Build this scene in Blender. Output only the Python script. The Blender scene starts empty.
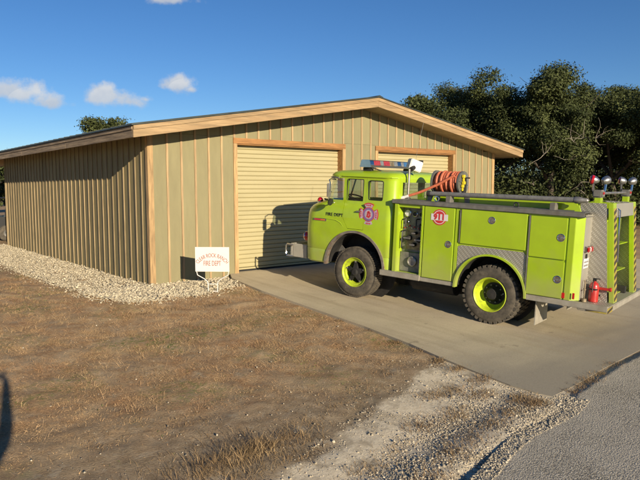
import bpy, bmesh, math, random
import numpy as np
from mathutils import Vector, Matrix, noise
random.seed(7); rng = np.random.default_rng(7)
scn = bpy.context.scene
COL = scn.collection

# ------------------------------------------------------------------ camera
CAM = Vector((-5.6673, -12.8282, 1.9337))
cr, cd, cf = Vector((.77489, -.63208, -.00324)), Vector((-.05444, -.06163, -.99661)), Vector((.62974, .77245, -.08217))
cam = bpy.data.cameras.new('camera'); cam.lens = 619.99/640*36; cam.sensor_width = 36
cam.clip_start = .05; cam.clip_end = 4000
co = bpy.data.objects.new('camera', cam); COL.objects.link(co)
m = Matrix.Identity(4)
for i in range(3):
    m[i][0] = cr[i]; m[i][1] = -cd[i]; m[i][2] = -cf[i]; m[i][3] = CAM[i]
co.matrix_world = m; scn.camera = co

# ------------------------------------------------------------------ light
SUN = Vector((-.1929, -.9490, .2493)).normalized()
sl = bpy.data.lights.new('sun', 'SUN'); sl.energy = 4.6; sl.angle = math.radians(.5); sl.color = (1, .85, .63)
so = bpy.data.objects.new('sun', sl); COL.objects.link(so)
so.rotation_euler = SUN.to_track_quat('Z', 'Y').to_euler(); so.location = (-10, -40, 20)
EL = math.asin(SUN.z); AZ = math.atan2(SUN.x, SUN.y)

world = bpy.data.worlds.new('World'); scn.world = world; world.use_nodes = True
wn, wl = world.node_tree.nodes, world.node_tree.links
wn.clear()
def W(t, **k):
    n = wn.new(t)
    for a, b in k.items(): setattr(n, a, b)
    return n
sky = W('ShaderNodeTexSky', sky_type='NISHITA', sun_disc=False, sun_elevation=EL, sun_rotation=AZ, altitude=400, air_density=.85, dust_density=.05, ozone_density=3.6)
bg = W('ShaderNodeBackground'); bg.inputs['Strength'].default_value = .054
wo = W('ShaderNodeOutputWorld'); wl.new(bg.outputs[0], wo.inputs[0])
tc = W('ShaderNodeTexCoord')
def wmath(op, a, b=None, c=None, clamp=False):
    n = W('ShaderNodeMath', operation=op, use_clamp=clamp)
    for i, v in enumerate((a, b, c)):
        if v is None: continue
        if isinstance(v, (int, float)): n.inputs[i].default_value = v
        else: wl.new(v, n.inputs[i])
    return n.outputs[0]
def wdot(v):
    n = W('ShaderNodeVectorMath', operation='DOT_PRODUCT'); wl.new(tc.outputs['Generated'], n.inputs[0]); n.inputs[1].default_value = v
    return n.outputs['Value']
nz = W('ShaderNodeTexNoise'); nz.inputs['Scale'].default_value = 34; nz.inputs['Detail'].default_value = 7; nz.inputs['Roughness'].default_value = .58
wl.new(tc.outputs['Generated'], nz.inputs['Vector'])
nz2 = W('ShaderNodeTexNoise'); nz2.inputs['Scale'].default_value = 60; nz2.inputs['Detail'].default_value = 5
wl.new(tc.outputs['Generated'], nz2.inputs['Vector'])
# small fair-weather clouds, each at its own bearing: (direction, half width, half height, strength)
CL = [((.2250, .9648, .1372), .052, .023, 1.), ((.2720, .9540, .1270), .032, .014, .9), ((.3430, .9275, .1370), .034, .022, 1.), ((.3760, .9168, .1310), .036, .017, .95),
      ((.3990, .9075, .1360), .017, .008, .7), ((.4399, .8841, .1590), .034, .021, 1.), ((.4580, .8754, .1530), .018, .009, .7), ((.4191, .8652, .2790), .036, .013, .75),
      ((-.35, .92, .16), .07, .02, .9), ((-.62, .75, .2), .06, .02, .9), ((.95, -.3, .14), .08, .02, .8), ((-.9, .1, .22), .09, .03, .9)]
tot = None; shade = None
for d, sx, sy, s in CL:
    d = Vector(d).normalized(); r = d.cross(Vector((0, 0, 1))).normalized(); u = r.cross(d).normalized()
    x = wmath('DIVIDE', wdot(r), sx); y = wmath('DIVIDE', wdot(u), sy)
    ylow = wmath('MULTIPLY', wmath('MINIMUM', y, 0), .6)        # flatter base
    yy = wmath('ADD', y, ylow)
    q = wmath('SQRT', wmath('ADD', wmath('MULTIPLY', x, x), wmath('MULTIPLY', yy, yy)))
    f = wmath('SUBTRACT', 1.0, q)
    front = wmath('GREATER_THAN', wdot(d), .5)
    f = wmath('MULTIPLY', wmath('MAXIMUM', f, -1), s)
    f = wmath('ADD', wmath('MULTIPLY', f, front), wmath('MULTIPLY', wmath('SUBTRACT', front, 1), 1.))
    tot = f if tot is None else wmath('MAXIMUM', tot, f)
    y_ = wmath('MULTIPLY', wmath('ADD', wmath('MULTIPLY', y, .35), .6, clamp=True), wmath('GREATER_THAN', f, -.6))
    shade = y_ if shade is None else wmath('MAXIMUM', shade, y_)
dens = wmath('ADD', tot, wmath('MULTIPLY', wmath('SUBTRACT', nz.outputs['Fac'], .5), 2.3))
mr = W('ShaderNodeMapRange', interpolation_type='SMOOTHSTEP'); mr.inputs['From Min'].default_value = -.05; mr.inputs['From Max'].default_value = .75
wl.new(dens, mr.inputs['Value'])
ccol = W('ShaderNodeMix', data_type='RGBA'); ccol.inputs['A'].default_value = (4.6, 5.2, 6.2, 1); ccol.inputs['B'].default_value = (8.6, 8.4, 8.0, 1)  # cloud shading painted in: blue-grey lower parts, warm white tops
wl.new(wmath('MULTIPLY', shade, wmath('ADD', nz2.outputs['Fac'], .45), clamp=True), ccol.inputs['Factor'])
cm = W('ShaderNodeMix', data_type='RGBA'); wl.new(wmath('MULTIPLY', mr.outputs[0], .8), cm.inputs['Factor'])
skh = W('ShaderNodeHueSaturation'); skh.inputs['Saturation'].default_value = 1.15; skh.inputs['Hue'].default_value = .506; skh.inputs['Value'].default_value = 1.22; wl.new(sky.outputs[0], skh.inputs['Color']); wl.new(skh.outputs[0], cm.inputs['A']); wl.new(ccol.outputs['Result'], cm.inputs['B'])
wl.new(cm.outputs['Result'], bg.inputs['Color'])

scn.view_settings.view_transform = 'Standard'; scn.view_settings.look = 'None'
scn.view_settings.gamma = 1; scn.view_settings.exposure = .72

# ------------------------------------------------------------------ materials
def mat(name, col, rough=.6, var=.12, scale=6., stretch=(1, 1, 1), bump=0., bscale=40., metal=0., col2=None, rnd=0., island=0., spec=.5, coat=0., emit=None, detail=6, coord='Object', dirt=None, dscale=2.):
    mt = bpy.data.materials.new(name); mt.use_nodes = True
    N, L = mt.node_tree.nodes, mt.node_tree.links
    b = N['Principled BSDF']; b.inputs['Roughness'].default_value = rough; b.inputs['Metallic'].default_value = metal
    b.inputs['Specular IOR Level'].default_value = spec
    if coat: b.inputs['Coat Weight'].default_value = coat; b.inputs['Coat Roughness'].default_value = .12
    if emit: b.inputs['Emission Color'].default_value = (*emit[:3], 1); b.inputs['Emission Strength'].default_value = emit[3]
    t = N.new('ShaderNodeTexCoord'); mp = N.new('ShaderNodeMapping'); mp.inputs['Scale'].default_value = stretch
    L.new(t.outputs[coord], mp.inputs['Vector'])
    vec = mp.outputs[0]
    oi = N.new('ShaderNodeObjectInfo')
    if rnd:
        sc = N.new('ShaderNodeVectorMath'); sc.operation = 'SCALE'; sc.inputs[0].default_value = (37, 53, 71); L.new(oi.outputs['Random'], sc.inputs['Scale'])
        ad = N.new('ShaderNodeVectorMath'); L.new(vec, ad.inputs[0]); L.new(sc.outputs[0], ad.inputs[1]); vec = ad.outputs[0]
    n = N.new('ShaderNodeTexNoise'); n.inputs['Scale'].default_value = scale; n.inputs['Detail'].default_value = detail; n.inputs['Roughness'].default_value = .6
    L.new(vec, n.inputs['Vector'])
    c2 = col2 or tuple(x*(1-2*var) for x in col)
    c1 = col if col2 else tuple(x*(1+var) for x in col)
    rmp = N.new('ShaderNodeMapRange'); rmp.inputs['From Min'].default_value = .3; rmp.inputs['From Max'].default_value = .7; L.new(n.outputs['Fac'], rmp.inputs['Value'])
    mx = N.new('ShaderNodeMix'); mx.data_type = 'RGBA'; mx.inputs['A'].default_value = (*c2, 1); mx.inputs['B'].default_value = (*c1, 1)
    L.new(rmp.outputs[0], mx.inputs['Factor']); out = mx.outputs['Result']
    if dirt:
        dn = N.new('ShaderNodeTexNoise'); dn.inputs['Scale'].default_value = dscale; dn.inputs['Detail'].default_value = 8; dn.inputs['Roughness'].default_value = .65
        L.new(vec, dn.inputs['Vector'])
        dr = N.new('ShaderNodeMapRange'); dr.inputs['From Min'].default_value = .48; dr.inputs['From Max'].default_value = .72; dr.inputs['To Max'].default_value = dirt[3]; L.new(dn.outputs['Fac'], dr.inputs['Value'])
        dm = N.new('ShaderNodeMix'); dm.data_type = 'RGBA'; dm.inputs['B'].default_value = (*dirt[:3], 1); L.new(dr.outputs[0], dm.inputs['Factor']); L.new(out, dm.inputs['A']); out = dm.outputs['Result']
    if rnd or island:
        hs = N.new('ShaderNodeHueSaturation'); v = N.new('ShaderNodeMapRange'); a = rnd or island
        v.inputs['To Min'].default_value = 1-a; v.inputs['To Max'].default_value = 1+a
        if island:
            g = N.new('ShaderNodeNewGeometry'); L.new(g.outputs['Random Per Island'], v.inputs['Value'])
        else: L.new(oi.outputs['Random'], v.inputs['Value'])
        L.new(v.outputs[0], hs.inputs['Value']); L.new(out, hs.inputs['Color']); out = hs.outputs['Color']
    L.new(out, b.inputs['Base Color'])
    if bump:
        n2 = N.new('ShaderNodeTexNoise'); n2.inputs['Scale'].default_value = bscale; n2.inputs['Detail'].default_value = 5; L.new(vec, n2.inputs['Vector'])
        bp = N.new('ShaderNodeBump'); bp.inputs['Strength'].default_value = bump; bp.inputs['Distance'].default_value = .01; L.new(n2.outputs['Fac'], bp.inputs['Height']); L.new(bp.outputs[0], b.inputs['Normal'])
    return mt
def glass(name, tint=(.9, .95, .9), rough=.02, base=.04):
    mt = bpy.data.materials.new(name); mt.use_nodes = True; N, L = mt.node_tree.nodes, mt.node_tree.links
    N.clear(); o = N.new('ShaderNodeOutputMaterial'); tr = N.new('ShaderNodeBsdfTransparent'); tr.inputs[0].default_value = (*tint, 1)
    g = N.new('ShaderNodeBsdfGlossy'); g.inputs['Roughness'].default_value = rough; lw = N.new('ShaderNodeLayerWeight'); lw.inputs[0].default_value = .5; fr = N.new('ShaderNodeMath'); fr.operation = 'POWER'; fr.inputs[1].default_value = 4.5; L.new(lw.outputs['Facing'], fr.inputs[0])
    ml = N.new('ShaderNodeMath'); ml.operation = 'MULTIPLY_ADD'; ml.inputs[1].default_value = .8; ml.inputs[2].default_value = base; L.new(fr.outputs[0], ml.inputs[0])
    mx = N.new('ShaderNodeMixShader'); L.new(ml.outputs[0], mx.inputs[0]); L.new(tr.outputs[0], mx.inputs[1]); L.new(g.outputs[0], mx.inputs[2]); L.new(mx.outputs[0], o.inputs[0])
    return mt
M = {}
M['panel'] = mat('olive_siding', (.218, .195, .103), .75, .05, 2.2, (3, 3, .7), bump=.08, bscale=30, rnd=.05, dirt=(.185, .16, .085, .3), dscale=.9)
M['side_panel'] = mat('side_siding', (.27, .22, .10), .8, .10, 2.2, (3, 3, .7), bump=.08, bscale=30, rnd=.1, dirt=(.21, .155, .08, .5), dscale=1.2)  # warmer, lighter mix of the front siding paint, for the left wall
M['side_batten'] = mat('side_batten_wood', (.31, .235, .125), .75, .25, 4, (6, 6, .5), bump=.2, bscale=30, rnd=.2, dirt=(.20, .15, .085, .6), dscale=4)  # darker and less orange than the front battens
M['batten'] = mat('cedar_batten', (.40, .275, .145), .7, .2, 5, (6, 6, .35), bump=.2, bscale=30, rnd=.14)
M['trim'] = mat('cedar_trim', (.40, .26, .12), .65, .22, 5, (5, 5, .5), bump=.15, bscale=25, rnd=.14)
M['header'] = mat('red_cedar_trim', (.31, .15, .048), .65, .22, 4, (.5, 5, 5), bump=.15, bscale=25, rnd=.1)
M['fascia'] = mat('fascia_wood', (.345, .235, .12), .65, .2, 4, (.4, 5, 5), bump=.15, bscale=25, rnd=.1, dirt=(.29, .175, .08, .75), dscale=3)
M['fascia_old'] = mat('weathered_fascia', (.34, .25, .155), .8, .3, 4, (5, .3, 5), bump=.3, bscale=25, rnd=.1, dirt=(.13, .095, .06, .7), dscale=5)
M['soffit'] = mat('soffit_ply', (.27, .20, .10), .75, .12, 3, bump=.1, rnd=.05)
M['roof'] = mat('roof_metal', (.045, .055, .05), .5, .2, 3, bump=.03, metal=.3)
M['slat'] = mat('cream_door_slat', (.385, .34, .19), .45, .035, 1.2, (1, 1, 3), bump=.02, rnd=.02)
M['rubber'] = mat('black_rubber', (.012, .012, .012), .8, .2)
M['lime'] = mat('lime_paint', (.33, .475, .014), .28, .06, 1.6, bump=.012, bscale=6, coat=.55, dirt=(.26, .32, .02, .35), dscale=2.2)
def dusty_lower(mt, col, z0, z1, amt):
    N, L = mt.node_tree.nodes, mt.node_tree.links; b = N['Principled BSDF']; src = b.inputs['Base Color'].links[0].from_socket
    t = N.new('ShaderNodeTexCoord'); sx = N.new('ShaderNodeSeparateXYZ'); L.new(t.outputs['Object'], sx.inputs[0])
    n = N.new('ShaderNodeTexNoise'); n.inputs['Scale'].default_value = 3.5; n.inputs['Detail'].default_value = 7; L.new(t.outputs['Object'], n.inputs['Vector'])
    a = N.new('ShaderNodeMath'); a.operation = 'MULTIPLY_ADD'; a.inputs[1].default_value = -1.2; L.new(n.outputs['Fac'], a.inputs[0]); L.new(sx.outputs['Z'], a.inputs[2])
    r = N.new('ShaderNodeMapRange'); r.inputs[1].default_value = z1-.6; r.inputs[2].default_value = z0-.6; r.inputs[4].default_value = amt; L.new(a.outputs[0], r.inputs[0])
    m_ = N.new('ShaderNodeMix'); m_.data_type = 'RGBA'; m_.inputs['B'].default_value = (*col, 1); L.new(r.outputs[0], m_.inputs['Factor']); L.new(src, m_.inputs['A']); L.new(m_.outputs['Result'], b.inputs['Base Color'])
    q = N.new('ShaderNodeMapRange'); q.inputs[3].default_value = b.inputs['Roughness'].default_value; q.inputs[4].default_value = .75; L.new(r.outputs[0], q.inputs[0]); L.new(q.outputs[0], b.inputs['Roughness'])
dusty_lower(M['lime'], (.30, .27, .14), .05, .75, .45)
M['lime_rim'] = mat('lime_rim_paint', (.42, .53, .02), .5, .1, 8, dirt=(.16, .15, .05, .7), dscale=14)
M['tyre'] = mat('tyre_rubber', (.075, .065, .05), .85, .25, 9, bump=.2, bscale=60, dirt=(.15, .125, .09, .75), dscale=7)
M['dark'] = mat('dark_chassis', (.018, .017, .016), .75, .3, 8, bump=.1)
M['interior'] = mat('dark_vinyl', (.02, .02, .02), .6, .2)
M['steel'] = mat('dull_steel', (.33, .32, .30), .45, .18, 9, metal=.7, dirt=(.20, .15, .10, .5), dscale=6)
M['galv'] = mat('grey_painted_steel', (.17, .165, .15), .6, .15, 8, metal=.2, dirt=(.15, .12, .09, .6), dscale=5)
M['dusty'] = mat('dusty_steel', (.33, .305, .25), .6, .12, 7, metal=.15, dirt=(.24, .20, .14, .6), dscale=5)
M['bumper'] = mat('bumper_steel', (.42, .40, .34), .5, .1, 7, metal=.25, dirt=(.30, .25, .18, .5), dscale=7)
M['rust'] = mat('worn_fender_lip', (.30, .27, .23), .5, .2, 8, metal=.5, dirt=(.22, .10, .04, .8), dscale=9)
M['chrome'] = mat('chrome', (.62, .62, .62), .14, .06, metal=1.)
M['beacon_shell'] = mat('brushed_beacon_shell', (.50, .49, .46), .3, .1, metal=.9)
M['red_lens'] = mat('red_lens', (.42, .008, .012), .15, .1, coat=1.)
M['amber'] = mat('amber_lens', (.55, .16, .02), .2, .1, coat=.6)
M['blue_lens'] = mat('blue_lens', (.03, .12, .38), .15, .1, coat=1.)
M['clear_lens'] = mat('clear_lens', (.30, .30, .28), .12, .2, 20, coat=1., metal=.4)
M['white'] = mat('white_paint', (.62, .61, .58), .5, .03)
M['sign_red'] = mat('sign_lettering', (.34, .12, .095), .6, .05)
M['black'] = mat('black_paint', (.015, .015, .015), .5, .1)
M['red'] = mat('red_paint', (.42, .025, .02), .35, .12, 8, coat=.4)
M['decal_red'] = mat('decal_red', (.50, .035, .04), .5, .06)
M['decal_white'] = mat('decal_white', (.62, .60, .60), .5, .04)
M['decal_purple'] = mat('decal_purple', (.20, .12, .30), .5, .1)
M['decal_lav'] = mat('decal_lavender', (.42, .36, .42), .5, .1)
M['hose'] = mat('red_hose', (.47, .125, .06), .6, .14, 14, bump=.1, island=.12)
M['suction'] = mat('grey_suction_hose', (.16, .16, .155), .55, .15, 14, bump=.1, bscale=80)
M['reel'] = mat('reel_metal', (.22, .22, .20), .5, .15, 10, metal=.5)
M['yellow'] = mat('yellow_paint', (.62, .50, .02), .5, .08)
M['tan_plate'] = mat('bare_metal_plate', (.34, .27, .17), .5, .3, 10, metal=.4, dirt=(.14, .10, .06, .6), dscale=9)
M['panel_grey'] = mat('pump_panel_grey', (.22, .21, .19), .5, .2, 9, metal=.4)
M['glass'] = glass('cab_glass', (.84, .89, .86), base=.06)
M['bark'] = mat('oak_bark', (.085, .066, .048), .9, .35, 5, (6, 6, 1.5), bump=.6, bscale=16)
M['twig'] = mat('grey_twigs', (.24, .21, .165), .9, .25, 6)
M['limestone'] = mat('limestone_rock', (.47, .41, .295), .85, .14, 12, island=.36, bump=.15)
M['pebble'] = mat('road_stone', (.43, .375, .28), .9, .2, 20, island=.35, bump=.1)
M['skin'] = mat('skin', (.45, .27, .19), .5, .06)
M['denim'] = mat('denim', (.05, .07, .13), .8, .2, 20)
M['shirt'] = mat('shirt_cloth', (.16, .15, .14), .8, .1)
M['hair'] = mat('hair', (.03, .02, .015), .6, .2)
M['glow_grey'] = mat('grey_car_paint', (.02, .021, .023), .35, .05, coat=.6)

def treadplate():
    mt = mat('treadplate', (.50, .48, .42), .42, .08, 6, metal=.45, dirt=(.26, .22, .15, .5), dscale=4)
    N, L = mt.node_tree.nodes, mt.node_tree.links; b = N['Principled BSDF']
    t = N.new('ShaderNodeTexCoord'); K = 2*math.pi/.058
    def wv(v):
        d = N.new('ShaderNodeVectorMath'); d.operation = 'DOT_PRODUCT'; L.new(t.outputs['Object'], d.inputs[0]); d.inputs[1].default_value = tuple(K*c for c in v)
        n_ = N.new('ShaderNodeMath'); n_.operation = 'SINE'; L.new(d.outputs['Value'], n_.inputs[0]); return n_.outputs[0]
    pr = N.new('ShaderNodeMath'); pr.operation = 'MULTIPLY'; L.new(wv((1, 1, .35)), pr.inputs[0]); L.new(wv((.35, -.35, 1)), pr.inputs[1])
    r = N.new('ShaderNodeMapRange'); r.inputs['From Min'].default_value = .05; r.inputs['From Max'].default_value = .5; L.new(pr.outputs[0], r.inputs['Value'])
    bp = N.new('ShaderNodeBump'); bp.inputs['Strength'].default_value = .7; bp.inputs['Distance'].default_value = .006; L.new(r.outputs[0], bp.inputs['Height']); L.new(bp.outputs[0], b.inputs['Normal'])
    src = b.inputs['Base Color'].links[0].from_socket; relief_mix = N.new('ShaderNodeMix'); relief_mix.data_type = 'RGBA'; relief_mix.inputs['A'].default_value = (.37, .35, .295, 1); L.new(src, relief_mix.inputs['B']); L.new(r.outputs[0], relief_mix.inputs['Factor']); L.new(relief_mix.outputs['Result'], b.inputs['Base Color'])  # relief shading put into the colour: darker between the raised dots
    return mt
M['tread'] = treadplate()

# ------------------------------------------------------------------ mesh helpers
class MB:
    def __init__(s): s.v = []; s.f = []
    def add(s, vs, fs):
        k = len(s.v); s.v += [tuple(p) for p in vs]; s.f += [tuple(i+k for i in f) for f in fs]; return s
    def box(s, x0, x1, y0, y1, z0, z1):
        x0, x1 = sorted((x0, x1)); y0, y1 = sorted((y0, y1)); z0, z1 = sorted((z0, z1))
        return s.add([(x0,y0,z0),(x1,y0,z0),(x1,y1,z0),(x0,y1,z0),(x0,y0,z1),(x1,y0,z1),(x1,y1,z1),(x0,y1,z1)],
              [(0,3,2,1),(4,5,6,7),(0,1,5,4),(1,2,6,5),(2,3,7,6),(3,0,4,7)])
    def prism(s, poly, axis, a, b):
        """poly: 2D points; axis: extruded axis ('x': pts are (y,z); 'y': pts are (x,z); 'z': pts are (x,y))"""
        n = len(poly)
        def P(p, t): return {'x': (t, p[0], p[1]), 'y': (p[0], t, p[1]), 'z': (p[0], p[1], t)}[axis]
        s.add([P(p, a) for p in poly]+[P(p, b) for p in poly],
              [tuple(range(n)), tuple(range(2*n-1, n-1, -1))]+[((i+1) % n, i, n+i, n+(i+1) % n) for i in range(n)])
        return s
    def cyl(s, p0, p1, r0, r1=None, n=16, cap=True):
        r1 = r0 if r1 is None else r1; p0, p1 = Vector(p0), Vector(p1); d = (p1-p0).normalized()
        a = d.orthogonal().normalized(); b = d.cross(a)
        vs = []
        for p, r in ((p0, r0), (p1, r1)):
            vs += [p+(a*math.cos(2*math.pi*i/n)+b*math.sin(2*math.pi*i/n))*r for i in range(n)]
        fs = [(i, (i+1) % n, n+(i+1) % n, n+i) for i in range(n)]
        if cap: fs += [tuple(range(n-1, -1, -1)), tuple(range(n, 2*n))]
        return s.add(vs, fs)
    def tube(s, path, r, n=8, close=False):
        path = [Vector(p) for p in path]; k = len(path); vs = []; a = None
        for i, p in enumerate(path):
            if close: d = path[(i+1) % k]-path[i-1]
            else: d = path[min(i+1, k-1)]-path[max(i-1, 0)]
            d.normalize()
            a = d.orthogonal().normalized() if a is None else (a-d*a.dot(d)).normalized()
            b = d.cross(a); rr = r[i] if isinstance(r, (list, tuple)) else r
            vs += [p+(a*math.cos(2*math.pi*j/n)+b*math.sin(2*math.pi*j/n))*rr for j in range(n)]
        fs = []
        for i in range(k if close else k-1):
            i2 = (i+1) % k
            fs += [(i*n+j, i*n+(j+1) % n, i2*n+(j+1) % n, i2*n+j) for j in range(n)]
        if not close: fs += [tuple(range(n-1, -1, -1)), tuple(range((k-1)*n, k*n))]
        return s.add(vs, fs)
    def lathe(s, prof, c, axis, n=32):
        """prof: (t along axis, radius) list"""
        ax = Vector(axis).normalized(); a = ax.orthogonal().normalized(); b = ax.cross(a); c = Vector(c); vs = []
        for t, r in prof: vs += [c+ax*t+(a*math.cos(2*math.pi*j/n)+b*math.sin(2*math.pi*j/n))*max(r, 1e-4) for j in range(n)]
        fs = []
        for i in range(len(prof)-1): fs += [(i*n+j, i*n+(j+1) % n, (i+1)*n+(j+1) % n, (i+1)*n+j) for j in range(n)]
        return s.add(vs, fs)
    def xf(s, fn): s.v = [tuple(fn(Vector(p))) for p in s.v]; return s
    def mesh(s, name, m, bevel=0, smooth=False, seg=2, angle=35):
        me = bpy.data.meshes.new(name); me.from_pydata(s.v, [], s.f)
        bm = bmesh.new(); bm.from_mesh(me); bmesh.ops.recalc_face_normals(bm, faces=bm.faces)
        if bevel:
            es = [e for e in bm.edges if len(e.link_faces) == 2 and e.calc_face_angle(0) > .5]
            bmesh.ops.bevel(bm, geom=es, offset=bevel, segments=seg, affect='EDGES', clamp_overlap=True)
        bm.to_mesh(me); bm.free()
        me.materials.append(m)
        if smooth or bevel:
            me.shade_smooth()
            try: me.set_sharp_from_angle(angle=math.radians(angle))
            except Exception: pass
        return me
def link(name, me, parent=None, loc=None):
    o = bpy.data.objects.new(name, me); COL.objects.link(o)
    if parent: o.parent = parent
    if loc is not None: o.location = loc
    return o
def obj(name, mb, m, parent=None, bevel=0, smooth=False, loc=None, seg=2, angle=35):
    return link(name, mb.mesh(name, m, bevel, smooth, seg, angle), parent, loc)
def tag(o, label=None, cat=None, group=None, kind=None):
    if label: o['label'] = label
    if cat: o['category'] = cat
    if group: o['group'] = group
    if kind: o['kind'] = kind
    return o
def empty(name, loc, label, cat, group=None):
    o = bpy.data.objects.new(name, None); COL.objects.link(o); o.location = loc; o.empty_display_size = .2
    return tag(o, label, cat, group)
def dup(o, loc=None, parent=None, rot=None, scale=None):
    c = o.copy(); COL.objects.link(c)
    if parent: c.parent = parent
    if loc is not None: c.location = loc
    if rot is not None: c.rotation_euler = rot
    if scale is not None: c.scale = scale
    for ch in list(o.children): dup(ch, parent=c)
    return c
def np_mesh(name, V, F, m, smooth=False):
    """V (n,3) float, F (k,3|4) int numpy -> mesh"""
    me = bpy.data.meshes.new(name); V = np.asarray(V, dtype=np.float32); F = np.asarray(F, dtype=np.int32); w = F.shape[1]
    me.vertices.add(len(V)); me.vertices.foreach_set('co', V.ravel())
    me.loops.add(F.size); me.loops.foreach_set('vertex_index', F.ravel())
    me.polygons.add(len(F)); me.polygons.foreach_set('loop_start', np.arange(0, F.size, w, dtype=np.int32)); me.polygons.foreach_set('loop_total', np.full(len(F), w, dtype=np.int32))
    me.update(calc_edges=True); me.materials.append(m)
    if smooth: me.shade_smooth()
    return me
def eval_mesh(o):
    dg = bpy.context.evaluated_depsgraph_get(); dg.update()
    return bpy.data.meshes.new_from_object(o.evaluated_get(dg))
def boolean(me, cutters, op='DIFFERENCE'):
    """me: mesh; cutters: list of MB -> new mesh"""
    o = link('work', me); cs = []
    for c in cutters:
        k = link('work_cut', c.mesh('cut', M['dark'])); cs.append(k)
        md = o.modifiers.new('b', 'BOOLEAN'); md.operation = op; md.solver = 'EXACT'; md.object = k
    r = eval_mesh(o)
    for k in cs+[o]: bpy.data.objects.remove(k)
    return r
def setmat(me, m, angle=35):
    me.materials.clear(); me.materials.append(m)
    me.polygons.foreach_set('material_index', np.zeros(len(me.polygons), dtype=np.int32))
    me.shade_smooth()
    try: me.set_sharp_from_angle(angle=math.radians(angle))
    except Exception: pass
    return me
def text_mesh(body, size, depth=.002, align='CENTER', bend=None, spacing=1., bold=0., width=None):
    c = bpy.data.curves.new('t', 'FONT'); c.body = body; c.size = size; c.extrude = depth; c.align_x = align; c.align_y = 'CENTER'; c.space_character = spacing; c.offset = bold
    o = bpy.data.objects.new('t', c); COL.objects.link(o); me = eval_mesh(o); bpy.data.objects.remove(o)
    if width:
        xs = [v.co.x for v in me.vertices]; f = width/(max(xs)-min(xs))
        for v in me.vertices: v.co.x *= f
    if bend:
        for v in me.vertices:
            a = v.co.x/bend; r = bend+v.co.y
            v.co = (math.sin(a)*r, math.cos(a)*r-bend, v.co.z)
    return me
def put_text(name, body, size, m, parent, origin, right, up, **k):
    me = text_mesh(body, size, **k); right, up = Vector(right).normalized(), Vector(up).normalized(); nrm = right.cross(up)
    for v in me.vertices: v.co = Vector(origin)+right*v.co.x+up*v.co.y+nrm*v.co.z
    me.materials.clear(); me.materials.append(m)
    return link(name, me, parent)

# ------------------------------------------------------------------ terrain
def sm(a, b, x): t = np.clip((x-a)/(b-a), 0, 1); return t*t*(3-2*t)
def eY(x): return -9.15+.12*np.clip(x, -12, 4)
def rise(d):
    d = np.clip(d, 0, 5); return .05*(np.sqrt(d*d+.09)-.3)
def base_h(x, y): return -.185+.045*sm(-.5, 1.2, x)*(1-sm(-1, 0, y))+.03*sm(6, 8.5, -y)+.0534*np.minimum(y, 0)
def terr(x, y):
    e = eY(x); lip = (.058-.046*sm(.2, 1.2, x))*(1-sm(0, .55, y-e))*sm(-.35, -.05, y-e)
    return base_h(x, np.maximum(y, e))+rise(e-y)+lip
def road_h(x, y): return -.095+.0534*eY(x)+rise(eY(x)-y)
def slab_h(y): return -.093+.0534*min(y, 0)
def inpoly(px, py, poly):
    inside = np.zeros(px.shape, bool); n = len(poly)
    for i in range(n):
        x0, y0 = poly[i]; x1, y1 = poly[(i+1) % n]
        c = ((y0 > py) != (y1 > py)) & (px < (x1-x0)*(py-y0)/(y1-y0+1e-12)+x0); inside ^= c
    return inside
def polydist(px, py, poly, closed=True):
    d = np.full(px.shape, 1e9); n = len(poly)
    for i in range(n if closed else n-1):
        a = np.array(poly[i]); b = np.array(poly[(i+1) % n]); ab = b-a
        t = np.clip(((px-a[0])*ab[0]+(py-a[1])*ab[1])/(ab@ab+1e-12), 0, 1)
        d = np.minimum(d, np.hypot(px-a[0]-t*ab[0], py-a[1]-t*ab[1]))
    return d
SLAB_L = [(2.0, .2), (2.0, 0), (1.75, -.5), (1.56, -2.0), (1.47, -4.1), (1.42, -5.3), (1.31, -6.43), (1.18, -7.13), (1.07, -7.93), (1.03, -8.41), (1.06, -8.8)]
SLAB_R = [(1.11, -8.94), (1.68, -8.9), (2.74, -8.78), (4.08, -8.67), (9, -8.5), (14.5, -8.3)]
ROAD_E = [(-40, -13.2), (-14, -12.4), (-4, -10.35), (-2.2, -9.87), (-1.35, -9.61), (-.69, -9.4), (-.16, -9.28), (.36, -9.24), (.75, -9.22), (1.1, -9.13), (1.4, -9.03), (1.75, -8.96), (2.35, -8.87), (3.0, -8.79), (4.08, -8.70), (9, -8.52), (14.5, -8.32), (60, -6.5)]
VERGE_T = [(-6, -9.35), (-4, -8.9), (-2.58, -8.46), (-1.76, -8.18), (-1.39, -8.0), (-.47, -7.76), (.46, -7.41), (1.0, -7.2), (1.3, -7.0)]
GRAVEL = [(-1.75, 13.5), (-1.72, 6.4), (-1.72, 2.1), (-1.6, .4), (-1.35, -.7), (-1.0, -1.3), (-.5, -1.42), (0, -1.38), (.5, -1.5), (1.0, -1.35), (1.5, -1.15), (1.7, -.8), (1.98, 0.05), (0, .05), (0, 13.5)]
def dense(poly, step=.12, jit=0.):
    out = []
    for (x0, y0), (x1, y1) in zip(poly[:-1], poly[1:]):
        n = max(1, int(math.hypot(x1-x0, y1-y0)/step)) if max(abs(x0), abs(x1)) < 16 else 1
        out += [(x0+(x1-x0)*i/n, y0+(y1-y0)*i/n) for i in range(n)]
    out.append(poly[-1])
    return [(x, y+noise.noise(Vector((x*3.1, 5, 0)))*jit+noise.noise(Vector((x*9.7, 8, 0)))*jit*.6) for x, y in out]

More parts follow.
